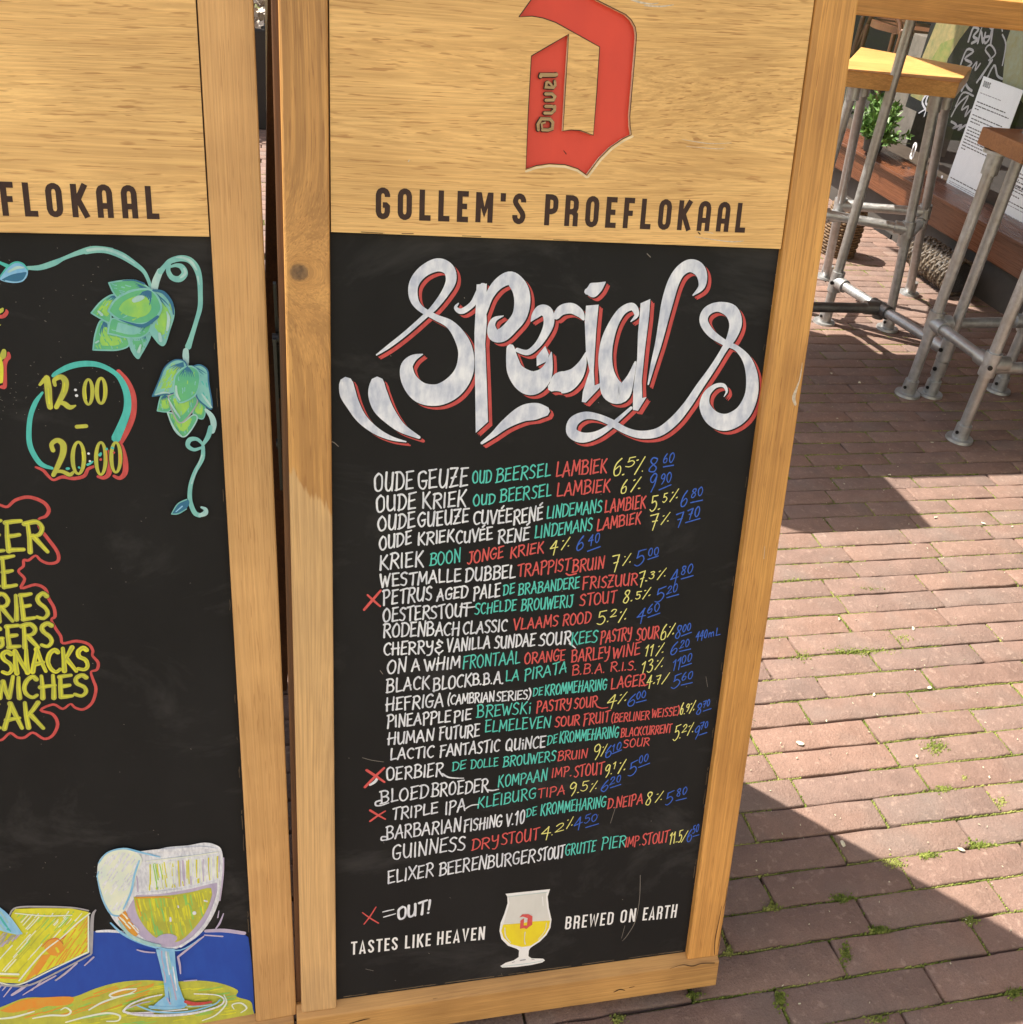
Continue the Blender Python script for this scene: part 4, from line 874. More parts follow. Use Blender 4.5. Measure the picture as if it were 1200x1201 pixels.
# ------------------------------------------------------------------ paintings on the left board
SL = LB.at(CHD); YL = CHD-.00016
def D_(p): return (100+p[0]/7.5, 285+p[1]/7.5)
def E_(p): return (170+p[0]/5.456, 400+p[1]/5.456)
def F_(p): return (20+p[0]/7.5, 415+p[1]/7.5)
def I_(p): return (p[0]/6.005, 280+p[1]/6.005)
def T_(p): return (p[0]/3.873, 570+p[1]/3.873)
def H_(p): return (100+p[0]/5.005, 960+p[1]/5.005)
def J_(p): return (p[0]/6.636, 1020+p[1]/6.636)
def Z_(p): return (p[0]/3.75, 960+p[1]/3.75)
SC = {D_: 7.5, E_: 5.456, F_: 7.5, I_: 6.005, T_: 3.873, H_: 5.005, J_: 6.636, Z_: 3.75}
class Art:
    def __init__(s, mats): s.keys = mats; s.mb = MB(); s.y = YL
    def up(s, d=.00018): s.y -= d
    def r(s, f, k, *strokes, sub=5, sm=True):
        for pts in strokes:
            pts = [tuple(map(float, p)) for p in pts]
            pts = catmull(pts, sub) if sm and len(pts) > 2 else pts
            ribbon(s.mb, [SL(*f(p)) for p in pts], [p[2]/SC[f]*PXU*.97 for p in pts], s.y, s.keys.index(k))
    def p(s, f, k, pts, sm=False):
        pts = [tuple(map(float, p)) for p in pts]
        if sm: pts = catmull(pts+[pts[0]], 4)[:-1]
        fillpoly(s.mb, [SL(*f(p)) for p in pts], s.y, s.keys.index(k))
    def hatch(s, f, ks, poly, ang, gap, w, ln=None, jit=.35, cover=1.0, wobble=2):
        """short parallel brush strokes laid inside a polygon"""
        ca, sa = math.cos(math.radians(ang)), math.sin(math.radians(ang))
        R_ = [(x*ca+y*sa, -x*sa+y*ca) for x, y in poly]; lo = min(p[1] for p in R_); hi = max(p[1] for p in R_); v = lo+gap*.5
        while v < hi:
            xs = []
            for i in range(len(R_)):
                (x0, y0), (x1, y1) = R_[i], R_[(i+1) % len(R_)]
                if (y0 > v) != (y1 > v): xs.append(x0+(v-y0)*(x1-x0)/(y1-y0))
            xs.sort()
            for a, b in zip(xs[::2], xs[1::2]):
                u = a + rj.uniform(0, gap)
                while u < b-2:
                    L_ = (ln or (b-a))*rj.uniform(.6, 1.2); e = min(u+L_, b)
                    if rj.random() < cover and e-u > w*.6:
                        vv = v+rj.uniform(-jit, jit)*gap; k = rj.choice(ks); q = []
                        for t in (0, .5, 1):
                            uu = u+(e-u)*t; w2 = vv+rj.uniform(-wobble, wobble); q.append((uu*ca-w2*sa, uu*sa+w2*ca, w*rj.uniform(.6, 1.1)))
                        s.r(f, k, q, sub=2)
                    u = e + gap*rj.uniform(.2, .9)
            v += gap
    def done(s, name, label=None): return s.mb.build(name, [P[k] for k in s.keys], lch, label=label)
# vine and hop cones
a = Art(['t', 'a', 'd', 's', 'c', 'g', 'G', 'W', 'k'])
a.r(I_, 'c', [(-30,150,16),(0,165,18),(55,190,24)]); a.r(I_, 't', [(195,202,22),(280,200,32),(380,168,34),(450,135,22),(540,100,28),(640,72,38),(720,72,38),(790,84,40)])
a.r(D_, 't', [(0,68,48),(100,55,48),(200,62,50),(320,105,52),(430,175,42),(510,240,32),(550,310,28),(578,392,24)]); a.r(D_, 'a', [(20,60,22),(110,48,22),(210,58,22),(330,108,20),(430,170,12)])
a.r(D_, 'a', [(605,410,55),(622,330,56),(660,240,46)]); a.r(D_, 't', [(660,250,44),(700,200,36),(750,155,42),(840,130,48),(920,148,50),(978,215,52),(1005,310,44),(1012,430,38),(1010,560,38),(975,690,34),(935,820,38),(905,910,50)])
a.r(D_, 't', [(742,185,26),(730,240,36),(765,300,44),(830,312,50),(875,262,50),(848,205,44),(795,192,28),(752,205,18)]); a.r(D_, 'a', [(885,940,44),(885,1000,52),(895,1068,28)])
a.up(); a.r(D_, 'a', [(800,122,10),(860,125,20),(930,160,24),(980,230,16)], [(840,300,14),(880,265,22),(870,220,16)], [(990,290,16),(1003,360,10)])
a.p(I_, 's', [(-10,275),(50,200),(105,165),(160,175),(195,215),(190,265),(150,300),(90,308),(20,295)], True)
a.up(); a.p(I_, 'd', [(10,285),(80,250),(150,235),(188,235),(170,280),(110,300),(50,298)], True); a.r(I_, 'c', [(-5,272,8),(50,200,9),(105,163,10),(160,172,10),(195,215,9)]); a.r(I_, 'a', [(60,230,12),(120,200,18),(165,200,10)]); a.r(I_, 's', [(40,292,7),(110,303,8),(165,288,8),(192,240,6)])
def petal(f, pts, base, hl, dark, edge, w):
    a.up(.00012); a.p(f, base, pts, True)
    cx = sum(p[0] for p in pts)/len(pts); cy = sum(p[1] for p in pts)/len(pts)
    inner = [(cx+(x-cx)*.62, cy+(y-cy)*.62) for x, y in pts]
    a.up(.00008); a.p(f, hl, inner, True)
    a.hatch(f, [base, hl, base, 't'], [(cx+(x-cx)*.85, cy+(y-cy)*.85) for x, y in pts], dark[2], 15*w/14, 11*w/14, ln=46*w/14, cover=.6, wobble=3)
    a.up(.00006)
    for k in range(7):   # dark strokes fanning from the stalk
        t = (k-3)/3; e = (dark[0]+(cx-dark[0])*.62+t*abs(cy-dark[1])*.32+t*22*w/14, dark[1]+(cy-dark[1])*.62-t*abs(cx-dark[0])*.32*(1 if cx > dark[0] else -1))
        a.r(f, 'd', [(dark[0], dark[1], w*.7), ((dark[0]+e[0])/2+t*6, (dark[1]+e[1])/2, w*.75), (e[0], e[1], w*.15)])
    a.r(f, edge, [(x, y, w) for x, y in pts]+[(pts[0][0], pts[0][1], w)])
N1 = (575, 412)
petal(D_, [(70,935),(88,800),(135,680),(200,700),(215,790),(370,830),(380,900),(290,935),(180,938)], 'g', 'G', (165, 690, 60), 't', 12)
petal(D_, [(375,835),(480,830),(570,790),(560,850),(490,975),(460,1008),(410,940)], 't', 'g', (500, 780, 80), 't', 12)
petal(D_, [(55,610),(140,510),(240,450),(290,480),(230,560),(220,690),(140,660)], 'g', 'G', (300, 440, 130), 't', 12)
petal(D_, [(200,790),(235,660),(340,690),(480,710),(575,690),(560,775),(480,825),(360,825),(260,800)], 'g', 't', (560, 660, 10), 't', 12)
petal(D_, [(590,410),(680,430),(760,520),(780,620),(740,760),(700,880),(660,885),(605,820),(575,760),(645,620),(665,540)], 't', 'G', (610, 430, 70), 't', 14)
petal(D_, [(210,345),(330,325),(450,325),(540,375),(572,410),(480,400),(380,420),(300,475),(250,430)], 'g', 'g', (560, 400, 15), 't', 12)
petal(D_, [(205,590),(260,500),(350,440),(470,402),(580,408),(650,490),(668,580),(600,670),(480,705),(340,680),(260,640)], 'g', 'G', (578, 408, 150), 't', 16)
a.up(); a.r(D_, 'a', [(430,500,34),(475,480,46),(510,470,28)], [(120,595,18),(150,625,22)], [(655,790,22),(665,850,30)], [(720,600,12),(735,660,26),(722,760,18)], [(490,890,14),(470,950,26)], [(95,870,14),(120,855,14)])
a.r(D_, 'd', [(600,410,18),(690,430,26),(760,520,24),(778,620,10)], [(330,326,6),(430,322,12),(520,352,16)], [(300,665,4),(400,700,16),(520,720,30),(640,640,22)])
W2 = 11
petal(E_, [(80,440),(105,345),(150,340),(180,400),(150,445)], 'g', 'G', (130, 340, 80), 't', 7)
petal(E_, [(330,350),(385,405),(372,490),(310,460),(320,400)], 'g', 'G', (340, 350, 80), 't', 7)
petal(E_, [(145,450),(190,460),(235,515),(310,465),(335,490),(290,570),(245,605),(190,560)], 'g', 'G', (235, 470, 90), 'a', 8)
petal(E_, [(150,345),(190,330),(230,385),(320,345),(330,400),(235,515),(180,450)], 'g', 'G', (235, 380, 90), 'k', 8)
petal(E_, [(50,345),(95,240),(130,160),(190,115),(250,120),(265,160),(205,200),(185,260),(190,320),(120,335)], 't', 'G', (245, 130, 120), 'd', 8)
petal(E_, [(300,160),(350,145),(400,180),(408,260),(430,418),(380,400),(330,340),(350,250)], 't', 'c', (300, 150, 70), 'd', 9)
petal(E_, [(185,300),(195,215),(245,165),(300,155),(345,190),(350,260),(320,340),(232,385),(200,350)], 'g', 'G', (275, 155, 90), 't', 9)
a.up(); a.r(E_, 'a', [(70,335,8),(120,320,10),(160,325,6)], [(160,490,8),(190,550,14),(235,600,10)], [(365,330,8),(395,370,14),(428,415,8)], [(200,280,12),(205,330,14),(225,370,8)], [(150,360,6),(190,430,12),(225,480,8)])
a.r(E_, 'a', [(390,430,18),(425,470,32),(440,520,36),(432,570,28)]); a.r(E_, 't', [(420,540,26),(405,600,30),(370,655,18)], [(375,655,16),(335,618,22),(288,622,30),(276,660,26),(315,685,22),(362,672,16)])
a.r(E_, 't', [(372,665,22),(368,740,26),(320,830,24),(292,920,26),(290,1010,28),(318,1085,30),(352,1104,30)]); a.r(E_, 'a', [(352,1104,24),(385,1090,34),(388,1065,24),(362,1052,14)], [(365,720,10),(340,790,10),(300,900,10)])
a.p(E_, 'd', [(170,1095),(210,1030),(270,1000),(285,1030),(250,1075),(200,1098)], True); a.up(); a.r(E_, 't', [(172,1093,5),(212,1030,7),(268,1002,8)], [(172,1095,6),(215,1092,8),(268,1062,6)]); a.r(E_, 's', [(200,1080,6),(240,1045,9)])
a.done('painted_hops', 'blue-green hop cones hanging on a curling vine')
# clock circle and hours
a = Art(['c', 'r', 'o', 'y', 'W', 'K', 'O'])
a.r(F_, 'r', [(892,150,38),(962,230,45),(1010,330,50),(1028,430,48),(1018,550,45),(970,670,45),(915,770,40)], [(165,992,18),(230,1020,26),(275,1070,24),(322,1105,20),(400,1078,28),(500,1092,30),(590,1070,30),(625,1010,28),(680,985,22)],
    [(712,1075,24),(765,1085,32),(810,1040,42),(815,900,50),(800,850,26)], [(852,1070,24),(905,1088,34),(950,1040,44),(952,940,44),(920,830,50),(900,775,30)])
a.up(); a.r(F_, 'c', [(315,190,24),(345,165,34),(450,112,46),(560,85,48),(680,85,45),(780,115,40),(880,180,40),(940,270,50),(970,370,56),(970,480,60),(940,580,64),(870,740,74)], [(225,335,18),(165,420,36),(120,540,38),(105,680,40),(115,800,42),(160,900,42),(220,970,40),(310,1002,24)])
def digit(w0=1.0):
    pass
def ring(cx, cy, rx, ry, w, k, tilt=0):
    pts = []
    for i in range(19):
        t = math.pi/2+2*math.pi*i/18; pts.append((cx+rx*math.cos(t)+tilt*math.sin(t), cy-ry*math.sin(t), w*(1+.22*math.cos(t*2))))
    a.r(F_, k, pts, sub=2)
for k, dy, gw in (('K', 0, 1.35), ('o', .0002, 1)):
    a.up(dy)
    g_ = lambda pts: [(x, y, w*gw) for x, y, w in pts]
    a.r(F_, k, g_([(200,268,20),(240,225,34),(262,205,36)]), g_([(262,205,46),(275,300,54),(282,400,50),(292,465,44)]), g_([(335,272,26),(330,225,32),(385,198,42),(425,235,50),(420,310,48),(385,390,42),(345,465,36)]), g_([(372,425,24),(415,432,40),(465,465,40),(515,450,14)]),
        g_([(318,845,36),(305,790,34),(355,755,40),(405,790,50),(405,870,48),(370,960,42),(320,1062,34)]), g_([(345,1030,24),(400,1030,30),(465,1058,34),(500,1030,18)]), g_([(525,636,32),(610,630,32)]))
    for cx, cy, rx, ry, w in ((628,330,36,110,25), (740,320,38,112,27), (540,910,50,140,27), (738,915,42,142,26), (870,905,40,132,26)): ring(cx, cy, rx, ry, w*gw, k)
a.up(); a.r(F_, 'y', [(275,300,10),(285,430,14)], [(420,250,8),(410,330,12)], [(600,280,7),(612,390,8)], [(765,280,8),(768,380,8)], [(575,860,14),(585,930,12)]); a.r(F_, 'O', [(905,880,16),(912,960,14)], [(785,850,10),(790,930,12)])
a.r(F_, 'W', [(513,312,22),(517,312,22)], [(523,362,24),(527,362,24)], [(628,872,20),(632,872,20)], [(640,938,18),(644,938,18)])
a.r(F_, 'c', [(728,885,26),(738,870,20)], [(788,830,22),(792,834,18)], [(838,820,24),(845,825,20)], [(440,1005,24),(455,1003,22)], [(545,992,18),(552,998,16)], [(620,970,20),(650,955,18),(668,940,12)]); a.r(F_, 'r', [(735,925,22),(740,920,18)], [(852,865,18),(856,862,16)])
a.done('painted_opening_hours', 'opening hours 12:00 - 20:00 in a teal circle')
# list of dishes
a = Art(['r', 'o', 'y', 'O', 'K'])
a.r(T_, 'r', [(-20,78,12),(0,84,12),(34,92,12),(70,62,14),(130,48,15),(195,70,16),(222,105,16),(208,135,14),(175,150,10),(182,190,14),(220,240,15),(262,300,15),(262,340,14),(222,350,13),(185,335,12),(162,314,10),(130,335,12),(108,335,12),(106,362,12),(84,385,11),(112,420,13),(96,462,12),(160,446,13),(205,465,14),(222,510,14),(245,550,14),(250,590,14),(234,605,11),(250,640,13),(276,680,13),(286,712,12),(345,702,14),(400,715,14),(422,745,13),(420,768,11),(446,800,14),(440,832,13),(414,842,10),(422,875,12),(436,920,14),(420,980,14),(380,1012,13),(342,1005,12),(320,988,10),(285,1010,12),(242,990,12),(185,1016,12),(240,1035,14),(262,1080,15),(240,1130,14),(200,1146,13),(150,1118,12),(112,1140,13),(80,1140,12),(46,1120,12),(10,1150,12),(-20,1150,12)], sub=4)
LST = [('o', 'EER', -15.5, 647, 55, 645, 36, 5.6), ('o', 'EE', -17, 690, 19, 688, 35, 5.2), ('o', 'RiES', -2.5, 727, 57, 725, 31, 5.4), ('o', 'GERS', -12, 759, 62, 757, 27.5, 5.6), ('y', 'SNACKS', 3, 790, 104, 785, 28, 5.6), ('o', 'WiCHES', -6, 819, 102, 815.5, 27, 5.6), ('o', 'EAK', -17, 855, 50, 851, 30, 5.8)]
for k, t, x0, y0, x1, y1, h, w in LST:
    t = t.upper()
    st_ = rj.getstate(); word(a.mb, SL, t, x0, y0, x1, y1, h, w*1.28, YL-.0001, 4, jit=.2, gap=1.3); rj.setstate(st_); word(a.mb, SL, t, x0, y0, x1, y1, h, w, YL-.0004, a.keys.index(k), jit=.2, gap=1.3)
    rj.setstate(st_); word(a.mb, SL, t, x0+.7, y0-.4, x1+.7, y1-.4, h, w*.28, YL-.0006, 2 if k == 'o' else 1, jit=.2, gap=1.3)
a.done('painted_dishes_list', 'list of dishes in yellow brush capitals inside a red cloud line')
a = Art(['r', 'o', 'y', 'O', 'K']); a.up(.0002); a.r(I_, 'r', [(-10,545,22),(25,542,24),(48,515,22),(45,498,10)], [(-5,1040,10),(15,1040,24),(35,1030,24),(30,900,30),(45,850,26),(62,830,26),(60,800,16)]); a.done('painted_heading_edge', 'red brush shade at the right edge of a painted heading')
a = Art(['r', 'o', 'y', 'O', 'K']); a.up(.0006); a.r(I_, 'o', [(-8,515,18),(12,500,24),(20,488,12)], [(2,604,8),(5,602,6)], [(30,785,26),(22,820,36),(10,840,20)]); a.r(I_, 'y', [(-5,840,30),(5,900,34),(5,1000,30)])
a.done('painted_heading_edge', 'right edge of a red and yellow painted heading')
# still life: cloth, platter, cheese, glass
a = Art(['b', 'l', 'k', 'W', 's', 'o', 'y', 'O', 'e', 'a', 'c', 'r', 'G'])
a.p(Z_, 'b', [(-60,492),(1060,496),(1092,520),(1108,640),(1125,940),(-60,940)]); a.up()
a.r(Z_, 'W', [(425,494,12),(480,492,16),(540,497,14)]); a.r(Z_, 'l', [(905,492,18),(985,490,22),(1075,502,20)], [(900,510,8),(980,516,8)])
a.p(Z_, 'o', [(-40,845),(40,812),(120,785),(250,785),(330,780),(420,745),(520,718),(640,708),(760,714),(880,710),(970,722),(1045,752),(1040,780),(1100,800),(1112,835),(1110,868),(1020,880),(960,905),(880,930),(-40,945)], True); a.up()
a.p(Z_, 'O', [(0,842),(100,795),(220,782),(320,782),(300,815),(180,825),(60,850)], True); a.hatch(Z_, ['O', 'y', 'o', 'G', 'O'], [(300,790),(430,748),(560,718),(680,722),(640,780),(500,840),(300,860),(120,880),(60,860)], -18, 9, 8, ln=90, cover=.7)
a.hatch(Z_, ['y', 'G', 'o', 'y'], [(700,720),(960,726),(1030,770),(1080,815),(1080,860),(960,880),(700,900),(300,905),(300,870),(520,850)], -8, 10, 8, ln=70, cover=.6); a.up()
a.r(Z_, 'e', [(600,745,7),(540,750,11),(485,770,11),(500,782,9),(560,770,8),(598,752,5)], [(392,838,8),(450,805,11),(530,778,10),(590,765,5)], [(145,875,8),(220,862,11),(290,862,11),(312,845,9),(290,828,8),(268,838,5)], [(-20,878,9),(60,870,12),(150,845,8)],
    [(290,892,8),(380,868,11),(470,852,12),(525,862,10),(520,885,9),(470,888,7)], [(1060,850,6),(1085,830,9),(1060,808,9),(1022,815,8),(1030,835,5)], [(890,885,6),(950,860,9),(995,810,9),(985,772,6)])
# cheese
a.p(J_, 'y', [(-20,480),(60,420),(95,330),(120,298),(330,292),(560,295),(690,322),(695,640),(420,750),(165,880),(-20,870)]); a.up()
a.hatch(J_, ['y', 'G', 'o', 'y', 'e'], [(0,620),(120,520),(220,480),(120,350),(560,320),(660,330),(500,480),(330,600),(150,800),(0,790)], -48, 15, 11, ln=150, cover=.85)
a.hatch(J_, ['O', 'y', 'O'], [(690,350),(690,620),(420,745),(170,870),(360,660),(520,480)], -55, 16, 12, ln=130, cover=.7); a.hatch(J_, ['e', 'y'], [(400,365),(600,350),(520,420),(420,450)], -45, 14, 11, ln=60)
a.up(); a.p(J_, 'O', [(345,600),(370,550),(430,530),(485,560),(492,620),(450,660),(390,650)], True); a.p(J_, 'O', [(185,868),(330,655),(400,650),(300,790)]); a.up(); a.r(J_, 'O', [(330,590,10),(370,545,10),(440,525,12),(490,565,8)]); a.r(J_, 'r', [(335,590,4),(380,540,5),(450,528,5),(495,570,4)], [(485,530,5),(512,505,5)]); a.r(J_, 'y', [(440,600,18),(455,630,22)])
a.r(J_, 'e', [(700,330,12),(600,410,14),(480,520,12),(330,640,14),(150,855,14)], [(0,870,14),(150,885,14),(400,770,14),(680,635,16)], [(690,350,12),(690,630,14)], [(0,800,22),(145,805,20)], [(120,330,10),(350,350,12),(560,345,10)])
a.r(J_, 'O', [(0,830,16),(140,835,14)]); a.up(); a.r(J_, 'k', [(75,345,12),(130,285,16),(330,278,18),(560,285,16),(690,308,14)], [(745,305,14),(722,350,26),(715,480,28),(712,640,20)], [(708,650,16),(480,770,18),(240,885,20),(80,895,16),(-10,885,16)], [(600,720,14),(500,800,16),(430,850,8)])
a.r(J_, 'l', [(730,670,18),(660,735,12)], [(600,715,14),(520,790,16),(435,855,6)], [(435,815,14),(300,890,18),(180,965,8)], [(215,885,22),(150,930,30),(95,965,22)], [(90,905,14),(30,980,8)], [(50,895,14),(20,930,8)], [(20,880,14),(-10,920,8)], [(330,850,10),(250,930,8)])
a.p(J_, 's', [(-20,275),(0,285),(70,350),(172,485),(150,500),(60,480),(-20,455)]); a.up(); a.hatch(J_, ['s', 'c', 's', 'a'], [(0,300),(60,350),(150,480),(0,450)], 55, 18, 14, ln=90, cover=.7); a.r(J_, 's', [(-10,280,14),(70,350,14),(172,487,12)]); a.hatch(J_, ['l', 'l', 'k', 'y'], [(-10,470),(110,500),(218,485),(180,520),(90,545),(-10,610)], -50, 15, 12, ln=70)
# beer glass
a.up(); a.p(H_, 'W', [(70,350),(78,250),(130,190),(220,165),(340,192),(480,160),(600,150),(700,133),(770,148),(803,185),(812,300),(797,430),(752,560),(672,672),(560,745),(480,765),(390,740),(290,695),(200,625),(150,560),(118,480)], True)
a.up(); a.p(H_, 'l', [(300,440),(480,430),(760,370),(780,400),(770,480),(720,590),(640,680),(550,735),(480,745),(400,725),(310,665),(240,560)], True); a.p(H_, 'W', [(290,250),(450,232),(640,215),(795,185),(802,300),(790,352),(640,390),(480,412),(292,432)]); a.up()
a.hatch(H_, ['e', 'y', 'l', 'W', 'e', 'W'], [(310,255),(450,245),(640,225),(790,205),(792,335),(640,375),(480,400),(305,420)], 88, 12, 9, ln=150, cover=1, wobble=3); a.hatch(H_, ['y', 'e', 'G'], [(395,250),(520,245),(510,395),(400,405)], 80, 13, 9, ln=100)
a.p(H_, 'o', [(285,450),(480,442),(620,422),(740,398),(735,470),(695,560),(625,650),(545,712),(440,702),(365,645),(305,550)], True); a.up()
a.hatch(H_, ['y', 'o', 'G', 'o', 'y'], [(300,460),(480,452),(735,410),(725,480),(685,560),(620,640),(540,700),(440,690),(370,640),(315,550)], 78, 11, 10, ln=70, cover=1, wobble=4); a.r(H_, 'O', [(300,455,10),(450,450,8),(520,458,6)], [(300,470,6),(330,560,8)]); a.up()
a.p(H_, 'l', [(415,690),(450,670),(500,665),(540,685),(520,715),(450,725)], True); a.p(H_, 'O', [(190,562),(238,530),(262,590),(318,640),(295,692),(225,625)]); a.hatch(H_, ['O', 'e', 'W', 'O'], [(190,562),(238,530),(262,590),(318,640),(295,692),(225,625)], 45, 16, 12, ln=50)
a.p(H_, 'e', [(75,340),(82,245),(135,192),(225,168),(300,188),(335,232),(308,300),(285,390),(252,478),(205,560),(152,545),(112,470)], True); a.up(); a.hatch(H_, ['e', 'W', 'W', 'e'], [(90,340),(95,255),(145,205),(225,182),(290,200),(315,240),(290,310),(262,400),(232,475),(195,535),(155,525),(125,460)], 125, 10, 9, ln=60, cover=1)
a.r(H_, 's', [(80,250,8),(130,190,10),(225,165,12),(320,185,14),(440,215,8)], [(318,235,10),(290,320,14),(270,420,14),(225,520,10)], [(72,330,6),(100,450,10),(150,545,12),(200,560,10)], [(80,300,8),(70,330,8)]); a.r(H_, 'W', [(300,190,14),(420,178,22),(560,170,24),(680,160,20),(770,170,14)], [(292,432,14),(470,418,16),(620,395,14),(780,355,12)], [(800,190,10),(803,300,14),(782,350,12),(775,440,14),(720,580,14),(640,680,18),(560,738,22)]); a.r(H_, 'e', [(360,240,6),(520,222,8),(660,205,8),(780,185,5)])
a.r(H_, 'l', [(740,380,10),(752,440,16),(725,520,14)], [(812,220,8),(808,330,10),(790,470,8)]); a.r(H_, 's', [(150,600,10),(215,660,16),(310,710,18),(420,745,18)], [(430,745,12),(560,760,10),(680,690,12)]); a.r(H_, 'a', [(200,590,14),(260,670,24),(350,715,26),(440,735,20)])
a.r(H_, 'l', [(305,758,8),(350,770,12),(410,775,8)], [(695,680,10),(620,740,16),(545,800,16)], [(545,800,14),(556,850,14),(560,898,8)], [(812,545,6),(790,600,14),(768,632,10)], [(785,530,5),(778,570,8)], [(580,942,8),(655,936,8)]); a.r(H_, 'W', [(700,470,12),(715,475,12)], [(500,570,12),(502,590,14)], [(640,540,24),(642,546,24)], [(545,500,8),(548,510,10)])
a.p(H_, 's', [(415,755),(525,752),(532,850),(548,960),(572,1030),(600,1085),(560,1105),(380,1105),(430,1060),(470,1030),(462,950),(440,850)]); a.up(); a.hatch(H_, ['a', 's', 'l', 'W', 'd' if 0 else 's'], [(430,760),(515,758),(522,860),(535,960),(555,1040),(480,1040),(470,940),(450,850)], 80, 13, 10, ln=120, cover=.8, wobble=3); a.r(H_, 'l', [(500,900,8),(520,980,10),(535,1050,10)], [(480,1040,10),(500,1075,12)]); a.r(H_, 'b', [(490,1000,5),(496,1060,6)])
a.up(); a.r(H_, 'W', [(225,1115,16),(270,1075,14),(360,1040,12),(450,1020,10)], [(228,1120,14),(320,1138,20),(480,1142,20),(640,1128,18),(780,1090,14),(815,1050,10),(770,1022,8),(640,1015,8)], [(250,1130,14),(420,1120,10),(600,1105,10)]); a.r(H_, 's', [(300,1080,10),(420,1120,14),(600,1120,14),(750,1080,12),(790,1050,10)], [(380,1090,20),(480,1100,24),(580,1090,20)]); a.r(H_, 'l', [(250,1100,8),(330,1070,10),(380,1060,8)], [(280,1128,8),(400,1132,10)]); a.r(H_, 'r', [(590,1060,24),(650,1075,30),(740,1062,14)]); a.r(H_, 'a', [(600,1090,10),(690,1085,12),(740,1075,8)])
a.done('painted_still_life', 'painted beer glass, cheese and swirling platter on a blue cloth')
# chalk dust and wiped smudges
mb = MB()
for _ in range(150):
    x, y = rj.choice([(rj.gauss(95, 45), rj.gauss(360, 45)), (rj.gauss(120, 60), rj.gauss(1030, 30)), (rj.gauss(20, 30), rj.gauss(455, 30)), (rj.uniform(0, 230), rj.uniform(290, 1080))])
    if -5 < x < 238+(y-270)*.055 and 285 < y < 1085: 
        q = [SL(x, y), SL(x+rj.uniform(.3, 1.1), y+rj.uniform(-.4, .7))]; ribbon(mb, q, [.55*PXU, .35*PXU], CHD-.0001)
mb.build('chalk_dust', bpy.data.materials['scratch'], lch, kind='stuff')

# ------------------------------------------------------------------ pipe furniture
PR = .0146
def flange(mb, x, y, z=0, d=(0, 0, 1)):
    mb.tube((x, y, z+.0005), (x, y, z+.0075), .036, .0345, seg=28); mb.tube((x, y, z+.0075), (x, y, z+.046), .0205, .0195, seg=20)
def sleeve(a, d, L=.03, r=.0205):
    a = Vector(a); d = Vector(d).normalized(); return (a-d*L, a+d*L, r)
def leg(parent, o, a, b, name='leg', foot=True, dirt=True):
    mb = MB(); mb.tube(a, b, PR, seg=20); l = mb.build(name, M_steel, parent, o)
    if foot:
        mb = MB(); flange(mb, a[0], a[1]); f = mb.build('flange', M_steel, l, (0, 0, 0)); 
        for v in f.data.vertices: v.co -= Vector(o)*U
        mb = MB(); mb.tube((a[0]-.0195, a[1]-.006, .026), (a[0]-.0215, a[1]-.0066, .026), .005, seg=8); s = mb.build('grub_screw', M_black, l)
        for v in s.data.vertices: v.co -= Vector(o)*U
    return l
def fitting(parent, o, pieces, screw=None, mt=None):
    mb = MB()
    for a, b, r in pieces: mb.tube(a, b, r, seg=20)
    f = mb.build('pipe_fitting', mt or M_steel, parent, o, bevel=.0012)
    if screw:
        mb = MB(); mb.tube(screw[0], screw[1], .0062, seg=10, mi=0); mb.build('grub_screw', M_black, parent, o)
def bar(parent, o, a, b, name='stretcher', mt=None, r=PR):
    mb = MB(); mb.tube(a, b, r, seg=20); return mb.build(name, mt or M_steel, parent, o)
# high table on the right
o = (1.45, 2.49, 0)
T1 = empty('high_table', o, 'high table with thick orange pine top and steel pipe legs right of the boards', 'table')
zt0, zt1 = .955, 1.012
yy = [2.150, 2.290, 2.430, 2.565, 2.700, 2.832]
for k in range(5):
    mb = MB(); mb.box(.935, 2.10, yy[k], yy[k+1]-.0025, zt0, zt1-.001*(k % 2)); mb.build('plank', M_top, T1, o, bevel=.004)
A0, B0 = Vector((1.776, 2.711, 0)), Vector((1.859, 2.213, 0))
leg(T1, o, A0, (1.765, 2.716, zt0)); leg(T1, o, B0, (1.855, 2.216, zt0))
A2, B2 = Vector((1.10, 2.700, 0)), Vector((1.10, 2.25, 0))
leg(T1, o, A2, (1.10, 2.70, zt0)); leg(T1, o, B2, (1.10, 2.25, zt0))
zA = .142
bar(T1, o, (A0.x, A0.y, zA), (B0.x, B0.y, zA)); bar(T1, o, (A2.x, A2.y, zA), (B2.x, B2.y, zA))
mid = Vector((1.8235, 2.43, zA))
midp = Vector((A0.x, A0.y, zA)).lerp(Vector((B0.x, B0.y, zA)), .43)
bar(T1, o, midp, (1.10, 2.50, zA), 'cross_stretcher', M_iron, PR*1.05)
dAB = (B0-A0).normalized()
fitting(T1, o, [sleeve((A0.x, A0.y, zA), (0, 0, 1), .032), (Vector((A0.x, A0.y, zA)), Vector((A0.x, A0.y, zA))+dAB*.045, .0205)], ((A0.x-.02, A0.y-.012, zA), (A0.x-.0235, A0.y-.016, zA)))
fitting(T1, o, [sleeve(midp, dAB, .036), (midp, midp+Vector((-.05, .005, 0)), .0205), (midp+Vector((0, 0, -.03)), midp, .017)], mt=M_iron)
fitting(T1, o, [sleeve((B0.x, B0.y, zA), (0, 0, 1), .03), (Vector((B0.x, B0.y, zA))-dAB*.045, Vector((B0.x, B0.y, zA)), .0205)], ((B0.x-.021, B0.y-.004, zA), (B0.x-.0235, B0.y-.005, zA)))
